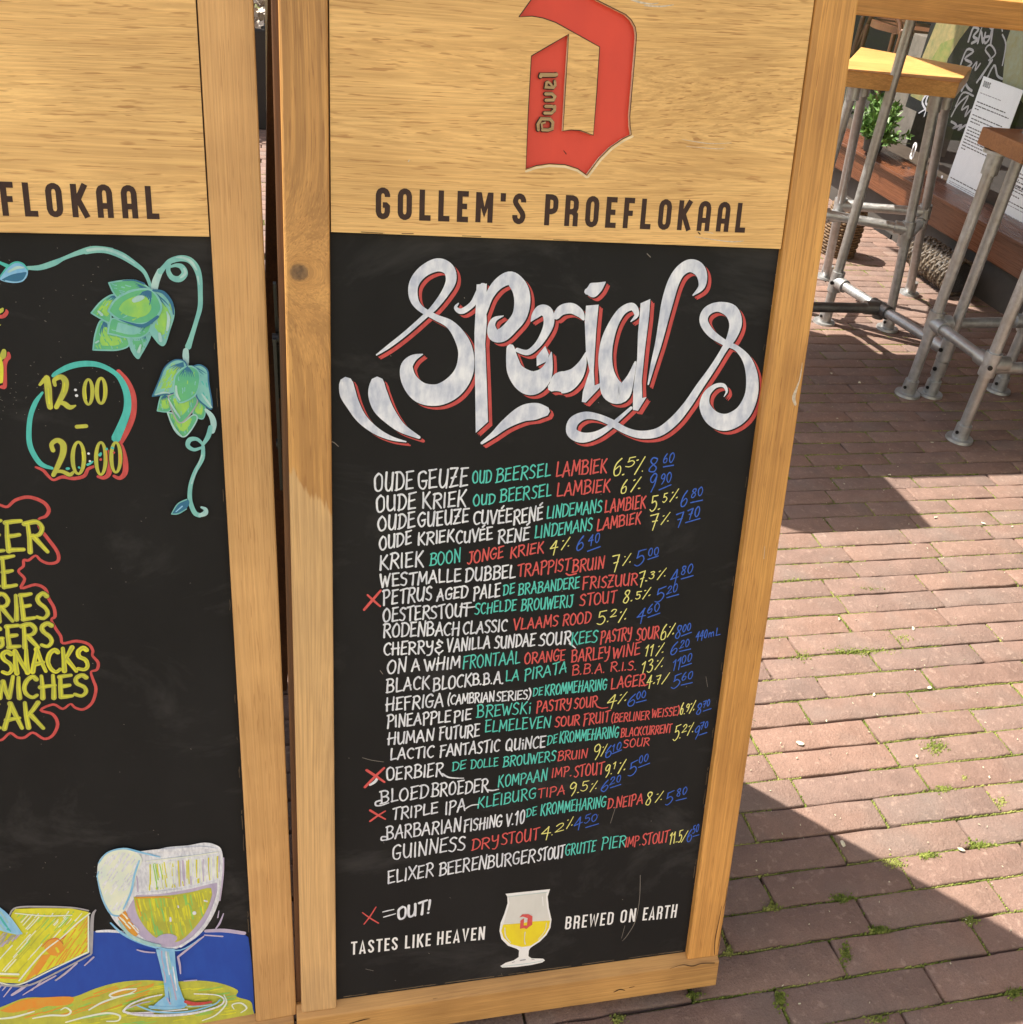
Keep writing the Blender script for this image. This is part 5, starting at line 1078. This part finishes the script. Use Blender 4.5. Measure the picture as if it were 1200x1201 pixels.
fitting(T1, o, [sleeve((B0.x, B0.y, .085), (0, 0, 1), .022, .0190)], ((B0.x-.019, B0.y-.006, .085), (B0.x-.0215, B0.y-.007, .085)))
# unseen table added behind the boards so its top shades the bricks in front
o = (.76, 2.45, 0)
T2 = empty('high_table', o, 'unseen high pine table added behind the menu boards to shade the bricks', 'table')
for k in range(5):
    y0_, y1_ = 1.943+k*.165, 1.943+(k+1)*.165-.0025
    mb = MB()
    if k == 0: mb.add([(x, y, z) for z in (.955, 1.01) for x, y in ((.60, y0_), (.916, y0_), (.916, y1_), (.545, y1_), (.545, y0_+.06), (.56, y0_+.022), (.578, y0_+.006))], [tuple(range(7))[::-1], tuple(range(7, 14))]+[(i, (i+1) % 7, 7+(i+1) % 7, 7+i) for i in range(7)])
    else: mb.box(.545, .916, y0_, y1_, .955, 1.01)
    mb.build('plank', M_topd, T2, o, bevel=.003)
for x, y in ((.60, 2.02), (.86, 2.02), (.60, 2.70), (.86, 2.70)): leg(T2, o, (x, y, 0), (x, y, .955))
bar(T2, o, (.60, 2.02, .15), (.60, 2.70, .15)); bar(T2, o, (.86, 2.02, .15), (.86, 2.70, .15))
# bar stool behind (seat half in sun)
def seat(parent, o, quad, z0, z1, split, mt):
    """two boards of a seat; quad = four corners anticlockwise"""
    q = [Vector((x, y, 0)) for x, y in quad]
    for k in range(split):
        t0, t1 = k/split, (k+1)/split-.006
        c = [q[0].lerp(q[3], t0), q[1].lerp(q[2], t0), q[1].lerp(q[2], t1), q[0].lerp(q[3], t1)]
        mb = MB(); mb.add([(p.x, p.y, z) for z in (z0, z1-.0008*k) for p in c], [(3, 2, 1, 0), (4, 5, 6, 7)]+[(i, (i+1) % 4, 4+(i+1) % 4, 4+i) for i in range(4)])
        mb.build('seat_board', mt, parent, o, bevel=.003)
o = (2.12, 2.95, 0)
S1 = empty('bar_stool', o, 'pipe-legged bar stool with a bright sunlit plank seat behind the long table leg', 'bar stool', 'pipe bar stools at the high table')
def sq(px, py, z=.755): p = at_z(px, py, z); return (p.x, p.y)
S1q = [sq(985, 81), sq(1126, 96.5), sq(1141, 78), sq(1010, 54)]
seat(S1, o, [S1q[0], S1q[1], S1q[2], S1q[3]], .712, .755, 2, M_seat)
BLf, BLt = Vector((1.992, 3.115, 0)), at_z(1015.5, 93, .712); BRf, BRt = Vector((2.256, 2.978, 0)), at_z(1112, 108, .712)
FRf, FRt = Vector((1.985, 2.668, 0)), at_z(1099, 111, .712); FLf, FLt = Vector((1.70, 2.83, 0)), at_z(1003, 97, .712)
for a_, b_ in ((BLf, BLt), (BRf, BRt), (FRf, FRt), (FLf, FLt)): leg(S1, o, a_, b_)
for a_ in (BLt, BRt, FRt, FLt): fitting(S1, o, [(a_-Vector((-.003, .002, .045)), a_, .0200)])
def on(a, b, z): return a.lerp(b, (z-a.z)/(b.z-a.z))
def pxz(a, b, px, py):     # height on leg a-b seen nearest to a picture row
    best = min((abs(to_px(on(a, b, z/500))[1]-py), z/500) for z in range(20, 330)); return best[1]
z1_ = pxz(BLf, BLt, 972, 240); z2_ = pxz(BRf, BRt, 1078, 248); z3_ = pxz(FRf, FRt, 1057, 268); z4_ = z3_+.0
J1, J2, J3 = on(BLf, BLt, z1_), on(BRf, BRt, z2_), on(FRf, FRt, z3_); J4 = on(FLf, FLt, z3_)
bar(S1, o, J1, J2); bar(S1, o, J4, J3); bar(S1, o, J1-Vector((0, 0, .035)), J4-Vector((0, 0, .035))); bar(S1, o, J2-Vector((0, 0, .035)), J3-Vector((0, 0, .035)))
for J, K, K2 in ((J1, J2, J4), (J2, J1, J3), (J3, J4, J2), (J4, J3, J1)):
    d = (K-J).normalized(); d2 = (K2-J).normalized(); dn_ = Vector((0, 0, .035))
    fitting(S1, o, [sleeve(J, (.08, -.06, -1), .024), (J, J+d*.042, .0198), sleeve(J-dn_, (.08, -.06, -1), .018), (J-dn_, J-dn_+d2*.04, .0196)])
# bar stool on the right, in front of the window posters
o = (1.95, 2.10, 0)
S2 = empty('bar_stool', o, 'pipe-legged bar stool with a brown shaded seat in front of the paper posters', 'bar stool', 'pipe bar stools at the high table')
fl_, bl_ = Vector((1.789, 1.959, 0)), Vector((1.786, 2.214, 0)); fr_, br_ = Vector((2.105, 1.965, 0)), Vector((2.105, 2.235, 0))
zs = .678
tops = {id(v): Vector((v.x, v.y, zs)) for v in (fl_, bl_, fr_, br_)}
for v in (fl_, bl_, fr_, br_): leg(S2, o, v, tops[id(v)])
q = [sq(1152, 147, .695), sq(1152, 147, .695)]
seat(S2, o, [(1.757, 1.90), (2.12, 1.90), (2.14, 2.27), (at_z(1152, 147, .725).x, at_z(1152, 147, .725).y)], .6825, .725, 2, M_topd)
zr = .222
def V3(v, z): return Vector((v.x, v.y, z))
bar(S2, o, V3(fl_, zr), V3(bl_, zr)); bar(S2, o, V3(fr_, zr), V3(br_, zr)); bar(S2, o, V3(bl_, zr-.004), V3(br_, zr-.004)); bar(S2, o, V3(fl_, zr-.012), V3(fr_, zr-.012))
for v, kx, ky in ((fl_, fr_, bl_), (bl_, br_, fl_), (fr_, fl_, br_), (br_, bl_, fr_)):
    c = V3(v, zr); fitting(S2, o, [sleeve(c, (0, 0, 1), .032, .0205), (c, c+(kx-v).normalized()*.05, .0198), (c, c+(ky-v).normalized()*.048, .0198)],
                           (c+Vector((-.012, -.0175, -.003)), c+Vector((-.0135, -.0212, -.003))))
    ct = V3(v, zs); fitting(S2, o, [(ct-Vector((0, 0, .055)), ct, .0205), (ct-Vector((0, 0, .004)), ct+Vector((0, 0, .004)), .033)])
# unseen stool added behind the boards to cast shade on the paving
o = (1.32, 2.70, 0)
S3 = empty('bar_stool', o, 'unseen bar stool added behind the menu boards to shade the paving', 'bar stool', 'pipe bar stools at the high table')
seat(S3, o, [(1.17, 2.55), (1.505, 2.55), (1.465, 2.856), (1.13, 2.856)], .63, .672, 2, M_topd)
for x, y in ((1.21, 2.59), (1.43, 2.59), (1.43, 2.81), (1.21, 2.81)): leg(S3, o, (x, y, 0), (x, y, .63))
bar(S3, o, (1.21, 2.59, .25), (1.43, 2.59, .25)); bar(S3, o, (1.21, 2.81, .25), (1.43, 2.81, .25))

# ------------------------------------------------------------------ shop front on the right (faces -x)
XW = 2.56                                  # glass plane
fz = lambda px, py, x=XW: at_x(px, py, x)
o = (XW, 3.0, 0)
shop = empty('cafe_facade', o, 'dark cafe front with a varnished brown window sill and tall glass behind the tables', 'building')
zs1 = fz(1110, 233, XW-.10).z; zs0 = fz(1110, 275, XW-.08).z
M_wall = flat('dark_plaster', (.060, .052, .045), .85, var=.25, scale=9)
mb = MB(); mb.box(XW-.03, XW+.25, -.6, 9.5, -.01, zs0-.001); mb.build('lower_wall', M_wall, shop, o)
mb = MB(); mb.box(XW-.085, XW+.02, -.6, 9.5, zs0, zs1-.018); mb.build('sill_board', M_sill, shop, o, bevel=.003)
mb = MB(); mb.add([(x, y, z) for y in (-.6, 9.5) for x, z in ((XW-.105, zs1-.0165), (XW-.105, zs1-.004), (XW-.03, zs1+.012), (XW+.03, zs1+.012), (XW+.03, zs1-.0165))], [(0,1,2,3,4),(9,8,7,6,5)]+[(i, 5+i, 5+(i+1) % 5, (i+1) % 5) for i in range(5)])
mb.build('sill_top', M_sill, shop, o, bevel=.0015)
mb = MB(); mb.box(XW-.015, XW+.20, -.6, 9.5, 1.95, 2.7); mb.box(XW+.02, XW+1.3, -.6, 9.5, 2.701, 7.5); mb.build('upper_wall', flat('upper_brick', (.22, .13, .09), .8), shop, o)
for y in (-.6, .9, 5.3, 7.4): mb = MB(); mb.box(XW-.03, XW+.03, y, y+.07, zs1+.013, 1.949); mb.build('window_post', M_sill, shop, o, bevel=.003)
mt, nt, b = newmat('window_glass', .03, spec=.5)
mixs = nd(nt, 'ShaderNodeMixShader'); tr = nd(nt, 'ShaderNodeBsdfTransparent'); gl = nd(nt, 'ShaderNodeBsdfGlossy'); gl.inputs['Roughness'].default_value = .02
fr = nd(nt, 'ShaderNodeLayerWeight'); fr.inputs[0].default_value = .5
nt.links.new(ramp(nt, fr.outputs['Facing'], [(0, (.012, .012, .012)), (.6, (.025, .025, .025)), (1, (.3, .3, .3))]), mixs.inputs[0]); nt.links.new(tr.outputs[0], mixs.inputs[1]); nt.links.new(gl.outputs[0], mixs.inputs[2]); nt.links.new(mixs.outputs[0], nt.nodes['Material Output'].inputs[0])
for y0_, y1_ in ((-.53, .9), (.97, 5.3), (5.37, 7.4), (7.47, 9.5)):
    mb = MB(); mb.box(XW-.003, XW+.003, y0_+.001, y1_-.001, zs1+.0125, 1.9485); mb.build('window_pane', mt, shop, o)
mb = MB(); mb.box(XW+1.3, XW+1.35, -.6, 9.5, 0, 2.7); mb.box(XW+.25, XW+1.3, -.6, 9.5, .18, .20); mb.box(XW+.2, XW+1.3, -.6, 9.5, 2.5, 2.55); mb.box(XW+.2, XW+1.35, 9.45, 9.5, 0, 2.6)
mb.build('dark_interior', M_dark, shop, o)
mb = MB(); mb.box(XW+.004, XW+.22, -.6, 9.5, zs1-.03, zs1-.005); mb.build('inner_sill', flat('inner_sill', (.05, .036, .026), .6, var=.4, scale=14), shop, o)
# black recess and vent under the sill
p0, p1 = fz(1010, 258, XW-.03), fz(1040, 296, XW-.03)
mb = MB(); mb.box(XW-.036, XW-.031, p1.y, p0.y, max(.02, p1.z), p0.z); mb.build('cellar_vent', M_dark, shop, o)

# things in the window (each at its own depth behind the glass)
def sheetq(name, px, x, mt, thick=.0008):
    """flat rectangular sheet parallel to the glass from picture corners TL, TR, BR, BL"""
    P_ = [at_x(a_, b_, x) for a_, b_ in px]
    y1_, y0_ = (P_[0].y+P_[3].y)/2, (P_[1].y+P_[2].y)/2; z1_, z0_ = (P_[0].z+P_[1].z)/2, (P_[2].z+P_[3].z)/2
    return y0_, y1_, z0_, z1_
M_paper = paint('white_paper', (.70, .74, .78), (.66, .70, .74), scale=30, amt=.4); M_ink = flat('print_ink', (.05, .05, .06), .7); M_inkg = flat('print_grey', (.26, .27, .30), .7)
def poster(name, px, x, label, rows, title_=None):
    y0_, y1_, z0_, z1_ = px if not isinstance(px[0], tuple) else sheetq(name, px, x, M_paper)
    t = empty(name, (x, (y0_+y1_)/2, z0_), label, 'poster', 'white paper posters in the shop window'); oo = (x, (y0_+y1_)/2, z0_)
    w, h = y1_-y0_, z1_-z0_
    mb = MB(); mb.box(x-.0004, x+.0008, y0_, y1_, z0_, z1_); mb.build('sheet', M_paper, t, oo)
    mb = MB(); mg = MB(); rr = random.Random(hash(name) % 97 if 0 else int(w*1000))
    for v, l, g in rows:      # v: height fraction from top, l: length fraction, g: 0 black 1 grey
        y = y1_-.06*w; z = z1_-v*h; L = l*w*.86
        u = 0
        while u < L:
            ww = min(rr.uniform(.008, .026), L-u); (mg if g else mb).box(x-.0007, x-.00045, y-u-ww, y-u, z-.0022 if not g else z-.0014, z+.0014)
            u += ww+.0035
    if title_:
        class S_: pass
        txt, v, hh = title_; xx = y1_-.06*w; z = z1_-v*h
        for c in txt:
            g_ = PRINT[c]
            for s_ in g_[1]:
                _, pts = parse(s_); q_ = [(-(xx)+p_[0]*hh/10, z+p_[1]*hh/10) for p_ in pts]
                m2 = MB(); ribbon(m2, q_, [hh*.15]*len(q_), 0, 0, False, mode='print')
                mb.add([(x-.0007, -v_[0], v_[2]) for v_ in m2.v], m2.f)
            xx -= (g_[0]+1.2)*hh/10
    mb.build('print', M_ink, t, oo)
    if mg.v: mg.build('small_print', M_inkg, t, oo)
    return t
XP = XW+.012
rows1 = [(.125, .62, 1), (.195, .85, 0), (.225, .98, 0), (.25, .12, 0), (.30, .9, 0), (.33, 1, 0), (.355, .3, 0), (.40, .95, 0), (.425, 1, 0), (.45, .8, 0), (.475, 1, 0), (.50, .92, 0), (.525, 1, 0), (.55, .85, 0), (.575, .14, 0),
         (.83, .95, 0), (.86, 1, 1), (.875, 1, 1), (.89, 1, 1), (.905, .5, 1), (.94, .4, 1)]
pq = [(1155, 89), (1200, 107.5), (1143, 246), (1104, 228)]
pp = [at_x(*c, XP) for c in pq]; yt = at_x(1155, 89, XP); yb_ = at_x(1104, 228, XP)
Lp = (at_x(1200, 107.5, XP).y, (yt.y+yb_.y)/2, yb_.z, yt.z)
poster('paper_poster', Lp, XP, 'long white printed poster headed DOOS in the window, left of the right bar stool', rows1, ('DOOS', .075, .020))
y_l = at_x(1163, 255, XP).y; zb_ = at_x(1163, 255, XP).z
poster('paper_poster', (y_l-.20, y_l, zb_, yt.z-.03), XP, 'white printed poster at the right edge of the window, behind the right bar stool', [(v+.25, l, g) for v, l, g in rows1[1:10]]+[(.62, .9, 0), (.66, 1, 0), (.70, .3, 0), (.74, .5, 0), (.80, 1, 0), (.83, 1, 1), (.88, .2, 1), (.91, 1, 1), (.925, 1, 1), (.94, .8, 1)])
# painted blackboard behind the posters
XB = XW+.035
bl = at_x(1060, 120, XB); tl = at_x(1100, 20, XB)
yB1, zB0 = at_x(1062, 124, XB).y, at_x(1110, 146, XB).z
BB = empty('window_chalkboard', (XB, yB1, zB0), 'painted blackboard with white brush lettering and yellow-green shapes leaning in the window', 'blackboard'); oo = (XB, yB1, zB0)
yB0, zB1 = at_x(1215, 160, XB).y-.05, 1.12
mb = MB(); mb.box(XB, XB+.012, yB0, yB1, zB0, zB1); mb.build('panel', M_chalk, BB, oo)
def quadpaint(name, pts, mt, dx):
    m2 = MB(); P_ = [at_x(a_, b_, XB-dx) for a_, b_ in pts]; v_ = [(p.y, min(max(p.z, zB0+.002), zB1)) for p in P_]
    loops = [[Vector((p[0], p[1], 0)) for p in v_]]; m2.add([(XB-dx, p[0], p[1]) for p in v_], [tuple(t) for t in tessellate_polygon(loops)]); m2.build(name, mt, BB, oo)
M_art1 = paint('art_ochre', (.26, .20, .09), (.13, .14, .06), scale=26, amt=1); M_art2 = paint('art_green', (.11, .15, .04), (.2, .18, .06), scale=30, amt=1); M_art3 = paint('art_pale', (.24, .27, .20), (.22, .20, .09), scale=18, amt=1)
M_artg = flat('art_grey', (.25, .22, .20), .7)
quadpaint('painted_shape', [(1068,112),(1082,66),(1100,22),(1108,0),(1150,-6),(1142,24),(1126,45),(1112,68),(1104,96),(1080,118)], M_art1, .001)
quadpaint('painted_shape', [(1092,70),(1104,50),(1120,44),(1112,66),(1100,84)], M_art2, .0016)
quadpaint('painted_shape', [(1176,96),(1180,50),(1190,20),(1225,10),(1260,60),(1240,150),(1200,120)], M_art3, .001)
mb = MB()
def scr(pts, w):
    global mb
    q_ = catmull([(a_, b_, w) for a_, b_ in pts], 4); P_ = [at_x(c[0], c[1], XB-.002) for c in q_]
    m2 = MB(); ribbon(m2, [(-p.y, p.z) for p in P_], [w*.0034]*len(P_), 0); mb.add([(XB-.0025-.00001*len(mb.v)/40, -v_[0], v_[2]) for v_ in m2.v], m2.f)
for pts, w in (([(1136,48),(1142,32),(1148,34),(1142,42),(1147,46),(1140,50)],3), ([(1147,50),(1151,36),(1153,50),(1156,38)],2.6), ([(1160,42),(1154,44),(1156,50),(1161,44),(1165,30),(1162,52)],2.6), ([(1150,36),(1156,26),(1164,34),(1172,24),(1176,36)],1.6),
               ([(1126,78),(1134,58),(1142,60),(1132,68),(1140,74),(1128,82)],2.6), ([(1140,80),(1146,72),(1144,82),(1150,74)],2), ([(1150,92),(1162,70),(1156,58),(1162,52),(1168,62),(1160,70)],2), ([(1146,96),(1164,70)],2.6), ([(1154,100),(1166,76),(1170,88),(1176,92)],2.4), ([(1176,76),(1180,52),(1176,40)],1.8),
               ([(1128,106),(1136,88),(1130,84),(1134,100),(1140,106)],3), ([(1121,124),(1130,108),(1142,112)],2), ([(1116,136),(1124,122),(1136,112),(1128,128),(1136,124),(1132,136),(1140,128),(1144,138)],2.2), ([(1116,142),(1122,146),(1118,150),(1128,146),(1124,152),(1134,146),(1138,152)],2.6), ([(1086,128),(1082,118),(1090,108),(1086,120),(1092,124)],2.8), ([(1078,132),(1086,128),(1084,136)],1.6)):
    scr(pts, w)
mb.build('brush_lettering', P['k'], BB, oo)
# letters on the glass
mb = MB()
def glet(c, px, py, h):
    g_ = PRINT[c]; p = at_x(px, py, XW-.004)
    for s_ in g_[1]:
        _, pts = parse(s_); m2 = MB(); q_ = [(-p.y+a_*h/10, p.z+b_*h/10) for a_, b_ in pts]; ribbon(m2, q_, [h*.14]*len(q_), 0, 0, False, mode='print')
        mb.add([(XW-.0042-.00001*len(mb.v)/20, -v_[0], v_[2]) for v_ in m2.v], m2.f)
glet('O', 1066, 185, .066); glet('R', 1092, 200, .066); p = at_x(1105, 207, XW-.004); mb.tube((XW-.0045, p.y, p.z), (XW-.0035, p.y, p.z), .006, seg=10)
mb.build('window_lettering', P['p'], shop, o)
# grey carton and bentwood chair inside
p = at_x(1062, 72, XW+.30); oo = (XW+.45, p.y-.12, 0)
mb = MB(); mb.box(XW+.30, XW+.52, p.y-.20, p.y, .20, p.z+.12)
c_ = mb.build('carton', flat('grey_card', (.12, .105, .09), .8), None, (XW+.41, p.y-.1, .20), bevel=.003); c_.location = Vector((XW+.41, p.y-.1, .20))*U; tag(c_, 'plain grey-brown carton standing inside the shop window behind the table leg', 'box')
pc = at_x(1030, 45, XW+.45); oc = (XW+.45, pc.y, .20)
CH = empty('bentwood_chair', oc, 'curved bentwood chair back glimpsed inside the dark window above the sunlit seat', 'chair')
arc = [(XW+.45+.02*math.sin(t*3), pc.y+.19*math.cos(t), pc.z-.10+.26*math.sin(t)) for t in [math.pi*k/12 for k in range(13)]]
M_bent = wood('bentwood', (.16, .07, .035), (.09, .035, .018), 'z', seed=31, rough=.3)
mb = MB(); mb.path([(XW+.45, pc.y+.19, .64)]+arc+[(XW+.45, pc.y-.19, .64)], .013); mb.build('back_hoop', M_bent, CH, oc)
mb = MB(); mb.tube((XW+.62, pc.y, .62), (XW+.62, pc.y, .65), .20, seg=28); mb.build('seat', M_bent, CH, oc, bevel=.004)
for dx, dy in ((.46, .14), (.46, -.14), (.78, .13), (.78, -.13)): mb = MB(); mb.tube((XW+dx, pc.y+dy, .2), (XW+dx-.01, pc.y+dy*.9, .62), .012, seg=10); mb.build('leg', M_bent, CH, oc)
# plant standing on the outer sill, sun on its leaves
mt2, nt, b = newmat('leaf', .45, spec=.4); gm_ = nd(nt, 'ShaderNodeNewGeometry'); nz = noise(nt, gm_.outputs['Position'], 14, 3)
nt.links.new(ramp(nt, nz, [(.3, (.04, .09, .016)), (.55, (.09, .18, .035)), (.75, (.20, .30, .08))]), b.inputs['Base Color'])
pl = at_x(1016, 176, XW-.10); opl = (XW-.075, pl.y, zs1)
PLT = empty('potted_plant', opl, 'leafy green plant with sunlit leaves on the window sill between the pipe legs', 'plant')
rp = random.Random(8); pot = MB(); pot.tube((opl[0], opl[1], zs1+.014), (opl[0], opl[1], zs1+.07), .035, .045, seg=20); pot.build('pot', flat('dark_pot', (.03, .028, .025), .6), PLT, opl)
mb = MB(); st_ = MB()
def leafq(c, d, L, w):
    n = d.orthogonal().normalized(); s_ = d.cross(n).normalized(); s_ = (s_*math.cos(rp.uniform(0, 6))+n*math.sin(rp.uniform(0, 6))).normalized(); up_ = d.cross(s_)*.25*w
    mb.add([c, c+d*L*.35+s_*w-up_, c+d*L, c+d*L*.35-s_*w-up_, c+d*L*.45], [(0, 1, 4), (1, 2, 4), (2, 3, 4), (3, 0, 4)])
for k in range(120):
    a_ = rp.uniform(0, 6.28); el = rp.uniform(.15, 1.4); R_ = rp.uniform(.06, .175)
    d = Vector((math.cos(a_)*math.cos(el)*.62, math.sin(a_)*math.cos(el)*1.35, math.sin(el))); e = Vector(opl)+Vector((0, 0, .06))+d*R_
    if e.x > XW-.015: e.x = XW-.02-(e.x-XW)*.2
    st_.tube(Vector(opl)+Vector((0, 0, .05)), e, .0013, .0008, seg=5)
    for _ in range(13):
        dd = (d+Vector((rp.gauss(0, .8), rp.gauss(0, .8), rp.gauss(0, .6)))).normalized(); c = Vector(opl)+Vector((0, 0, .06))+d*R_*rp.uniform(.35, 1.05)
        if c.x > XW-.03: continue
        leafq(c, dd, rp.uniform(.020, .042), rp.uniform(.006, .011))
mb.build('foliage', mt2, PLT, opl); st_.build('stems', flat('stem', (.10, .12, .04), .6), PLT, opl)
# low basket with pale letter under the sill, wicker roll in a plastic bag
def woven(name, c, rx, ry, z0, z1, label, cat, letter=False):
    t = empty(name, c, label, cat); mb = MB(); n = 26; rows_ = int((z1-z0)/.0105)
    Mw = wood('wicker'+name, (.20, .12, .055), (.08, .042, .018), 'z', seed=c[0]*3, rough=.6)
    for r_ in range(rows_):
        z = z0+(r_+.5)*(z1-z0)/rows_; bl_ = 1+.10*math.sin((z-z0)/(z1-z0)*3.14); pts = []
        for k in range(n+1):
            a_ = 2*math.pi*k/n; q_ = bl_+(.035 if (k+r_) % 2 else -.02); pts.append((c[0]+rx*q_*math.cos(a_), c[1]+ry*q_*math.sin(a_), z))
        mb.path(pts, .0052, seg=5)
    mb.build('weave', Mw, t, c); m2 = MB(); m2.tube((c[0], c[1], z0), (c[0], c[1], z1-.005), rx*.93, seg=20); m2.build('lining', M_dark, t, c)
    if letter:
        m2 = MB(); p = at_x(973, 258, c[0]-rx*1.14); g_ = PRINT['a']
        for ch, off in (('a', 0), ('T', .05)):
            for s_ in PRINT[ch][1]:
                _, pts = parse(s_); m3 = MB(); q_ = [(-p.y+off+a_*.0045, p.z+b_*.0045) for a_, b_ in pts]; ribbon(m3, q_, [.007]*len(q_), 0, 0, False, mode='print'); m2.add([(c[0]-rx*1.14-.00002*len(m2.v), -v_[0], v_[2]) for v_ in m3.v], m3.f)
        m2.build('painted_letter', M_paper, t, c)
    return t
bk = at_z(984, 303, 0); woven('wicker_basket', (bk.x+.02, bk.y+.06, 0), .062, .062, .0, .19, 'brown wicker basket with pale lettering on the bricks behind the bar stool legs', 'basket', True)
ra, rb_ = at_z(1075, 318, .085), at_z(1150, 330, .085)
RL = empty('wicker_roll', (2.42, 2.95, 0), 'rolled brown wicker mat wrapped in clear plastic lying under the window sill', 'wicker roll')
orl = (2.42, 2.95, 0); mb = MB(); cx_, cz_ = 2.435, .092
ax0, ax1 = Vector((2.43, 3.22, .072)), Vector((2.42, 2.95, .072)); dax = (ax1-ax0).normalized(); Lr = (ax1-ax0).length
for k in range(24):
    c = ax0+dax*Lr*(k+.5)/24; pts = []
    for j in range(23):
        a_ = 2*math.pi*j/22; q_ = .060*(1+(.06 if (j+k) % 2 else -.05)); pts.append(c+Vector((1, 0, 0))*q_*math.cos(a_)+Vector((0, 0, 1))*q_*math.sin(a_)*.95+dax*.006*math.sin(a_*5+k))
    mb.path(pts, .0064, seg=5)
mb.build('weave', wood('wicker_roll_cane', (.10, .07, .038), (.03, .018, .010), 'y', seed=41, rough=.5), RL, orl)
m2 = MB(); m2.tube(ax0, ax1, .055, seg=20); m2.build('core', M_dark, RL, orl)
mtp, nt, b = newmat('clear_plastic', .12, spec=.6); b.inputs['Transmission Weight'].default_value = 0; 
mx = nd(nt, 'ShaderNodeMixShader'); trp = nd(nt, 'ShaderNodeBsdfTransparent'); vor = noise(nt, coords(nt, (1, 1, 1)), 30, 4, .6, 2.0)
nt.links.new(ramp(nt, vor, [(.60, (.01, .01, .01)), (.70, (.25, .25, .25))]), mx.inputs[0]); nt.links.new(trp.outputs[0], mx.inputs[1]); b.inputs['Base Color'].default_value = (.55, .57, .60, 1)
nt.links.new(b.outputs[0], mx.inputs[2]); nt.links.new(mx.outputs[0], nt.nodes['Material Output'].inputs[0])
mb = MB(); n = 40; vs = []; rows_ = 14
for k in range(rows_):
    t = k/(rows_-1); c = ax0+dax*(Lr*(t*1.16-.02)); q0 = .073*(1 if t < .85 else 1-(t-.85)*4.5)
    for j in range(n):
        a_ = 2*math.pi*j/n; q_ = q0*(1+rp.uniform(-.06, .09)); vs.append((c.x+q_*math.cos(a_), c.y, max(.004, c.z+q_*math.sin(a_)-(.0 if t < .85 else (t-.85)*.3))))
mb.add(vs, [(k*n+j, k*n+(j+1) % n, (k+1)*n+(j+1) % n, (k+1)*n+j) for k in range(rows_-1) for j in range(n)], 0, True); mb.build('plastic_bag', mtp, RL, orl)

# things glimpsed through the gap between the two boards
g0 = at_z(311, 152, 0); go = (g0.x+.02, g0.y+.30, 0)
mb = MB(); zt = hit(305, 35, Vector((0, g0.y, 0)), Vector((0, 1, 0))).z; mb.box(go[0]-.45, go[0]+.45, g0.y, g0.y+.5, .0, zt)
pb = mb.build('planter_box', flat('black_planter', (.010, .008, .008), .6), None, go, bevel=.006); pb.location = Vector(go)*U; tag(pb, 'tall black planter box seen through the gap between the two menu boards', 'planter')
mb = MB(); rp2 = random.Random(4)
gz = Vector((go[0], g0.y, 0))
for k in range(1700):
    c = Vector((rp2.uniform(go[0]-.42, go[0]+.42), g0.y+rp2.uniform(.0, .45), zt+rp2.uniform(0, .28))); d = Vector((rp2.gauss(0, 1), rp2.gauss(0, 1), rp2.gauss(.3, .7))).normalized(); L = rp2.uniform(.03, .06); s_ = d.orthogonal().normalized()*L*.32
    mb.add([c, c+d*L*.4+s_, c+d*L, c+d*L*.4-s_], [(0, 1, 2), (0, 2, 3)])
hb = mb.build('box_plant', flat('pale_leaf', (.42, .36, .30), .6, var=.7, scale=18), None, (go[0], go[1], zt)); hb.location = Vector((go[0], go[1], zt))*U; tag(hb, 'pale variegated foliage growing in the black planter seen through the gap', 'plant')

# ------------------------------------------------------------------ awning over the window, above the frame
M_canvas = flat('cream_canvas', (.62, .57, .46), .9, var=.08, scale=6)
AWX, AWZ = XW-1.21, 2.2
oa = (XW-.02, 3.0, 2.3); AW = empty('shop_awning', oa, 'cream canvas awning pulled out over the shop window', 'awning')
yA0, yA1 = -.4, 4.22
mb = MB(); mb.add([(AWX, yA0, AWZ), (AWX, yA1, AWZ), (XW-.016, yA1, 2.42), (XW-.016, yA0, 2.42), (AWX, yA0, AWZ-.004), (AWX, yA1, AWZ-.004), (XW-.016, yA1, 2.416), (XW-.016, yA0, 2.416)],
                  [(0,1,2,3),(7,6,5,4),(0,4,5,1),(1,5,6,2),(2,6,7,3),(3,7,4,0)]); mb.build('canvas', M_canvas, AW, oa)
mb = MB(); mb.box(AWX-.005, AWX-.001, yA0, yA1, AWZ-.16, AWZ+.01); mb.build('valance', M_canvas, AW, oa)
for y in (yA0+.05, 2.0, yA1-.05): mb = MB(); mb.tube((AWX+.01, y, AWZ-.01), (XW-.02, y, 2.05), .012, seg=12); mb.build('support_arm', M_steel, AW, oa)
# houses across the street, behind the photographer: they send warm light back onto the boards
oh = (0, -5.5, 0); HS = empty('plastered_house', oh, 'cream plastered house row with white windows across the street behind the photographer', 'building')
M_hb = flat('house_plaster', (.80, .75, .64), .85, var=.15, scale=3); M_hw = flat('window_white', (.75, .73, .68), .5, var=.05); M_hg = flat('house_glass', (.05, .06, .07), .08)
mb = MB(); mb.box(-12, 12, -6.5, -5.5, -.01, 7.0); mb.build('wall', M_hb, HS, oh)
for i in range(9):
    for j in range(3):
        x = -8+i*2; z = 1.0+j*2.3
        mb = MB(); mb.box(x-.42, x+.42, -5.5, -5.46, z-.04, z+1.44); w_ = mb.build('window', M_hw, HS, oh)
        mb = MB(); mb.box(x-.36, x+.36, -5.459, -5.45, z+.02, z+.70); mb.build('pane', M_hg, w_, (0, 0, 0)); mb = MB(); mb.box(x-.36, x+.36, -5.459, -5.45, z+.74, z+1.38); mb.build('pane', M_hg, w_, (0, 0, 0))
bpy.context.view_layer.update()
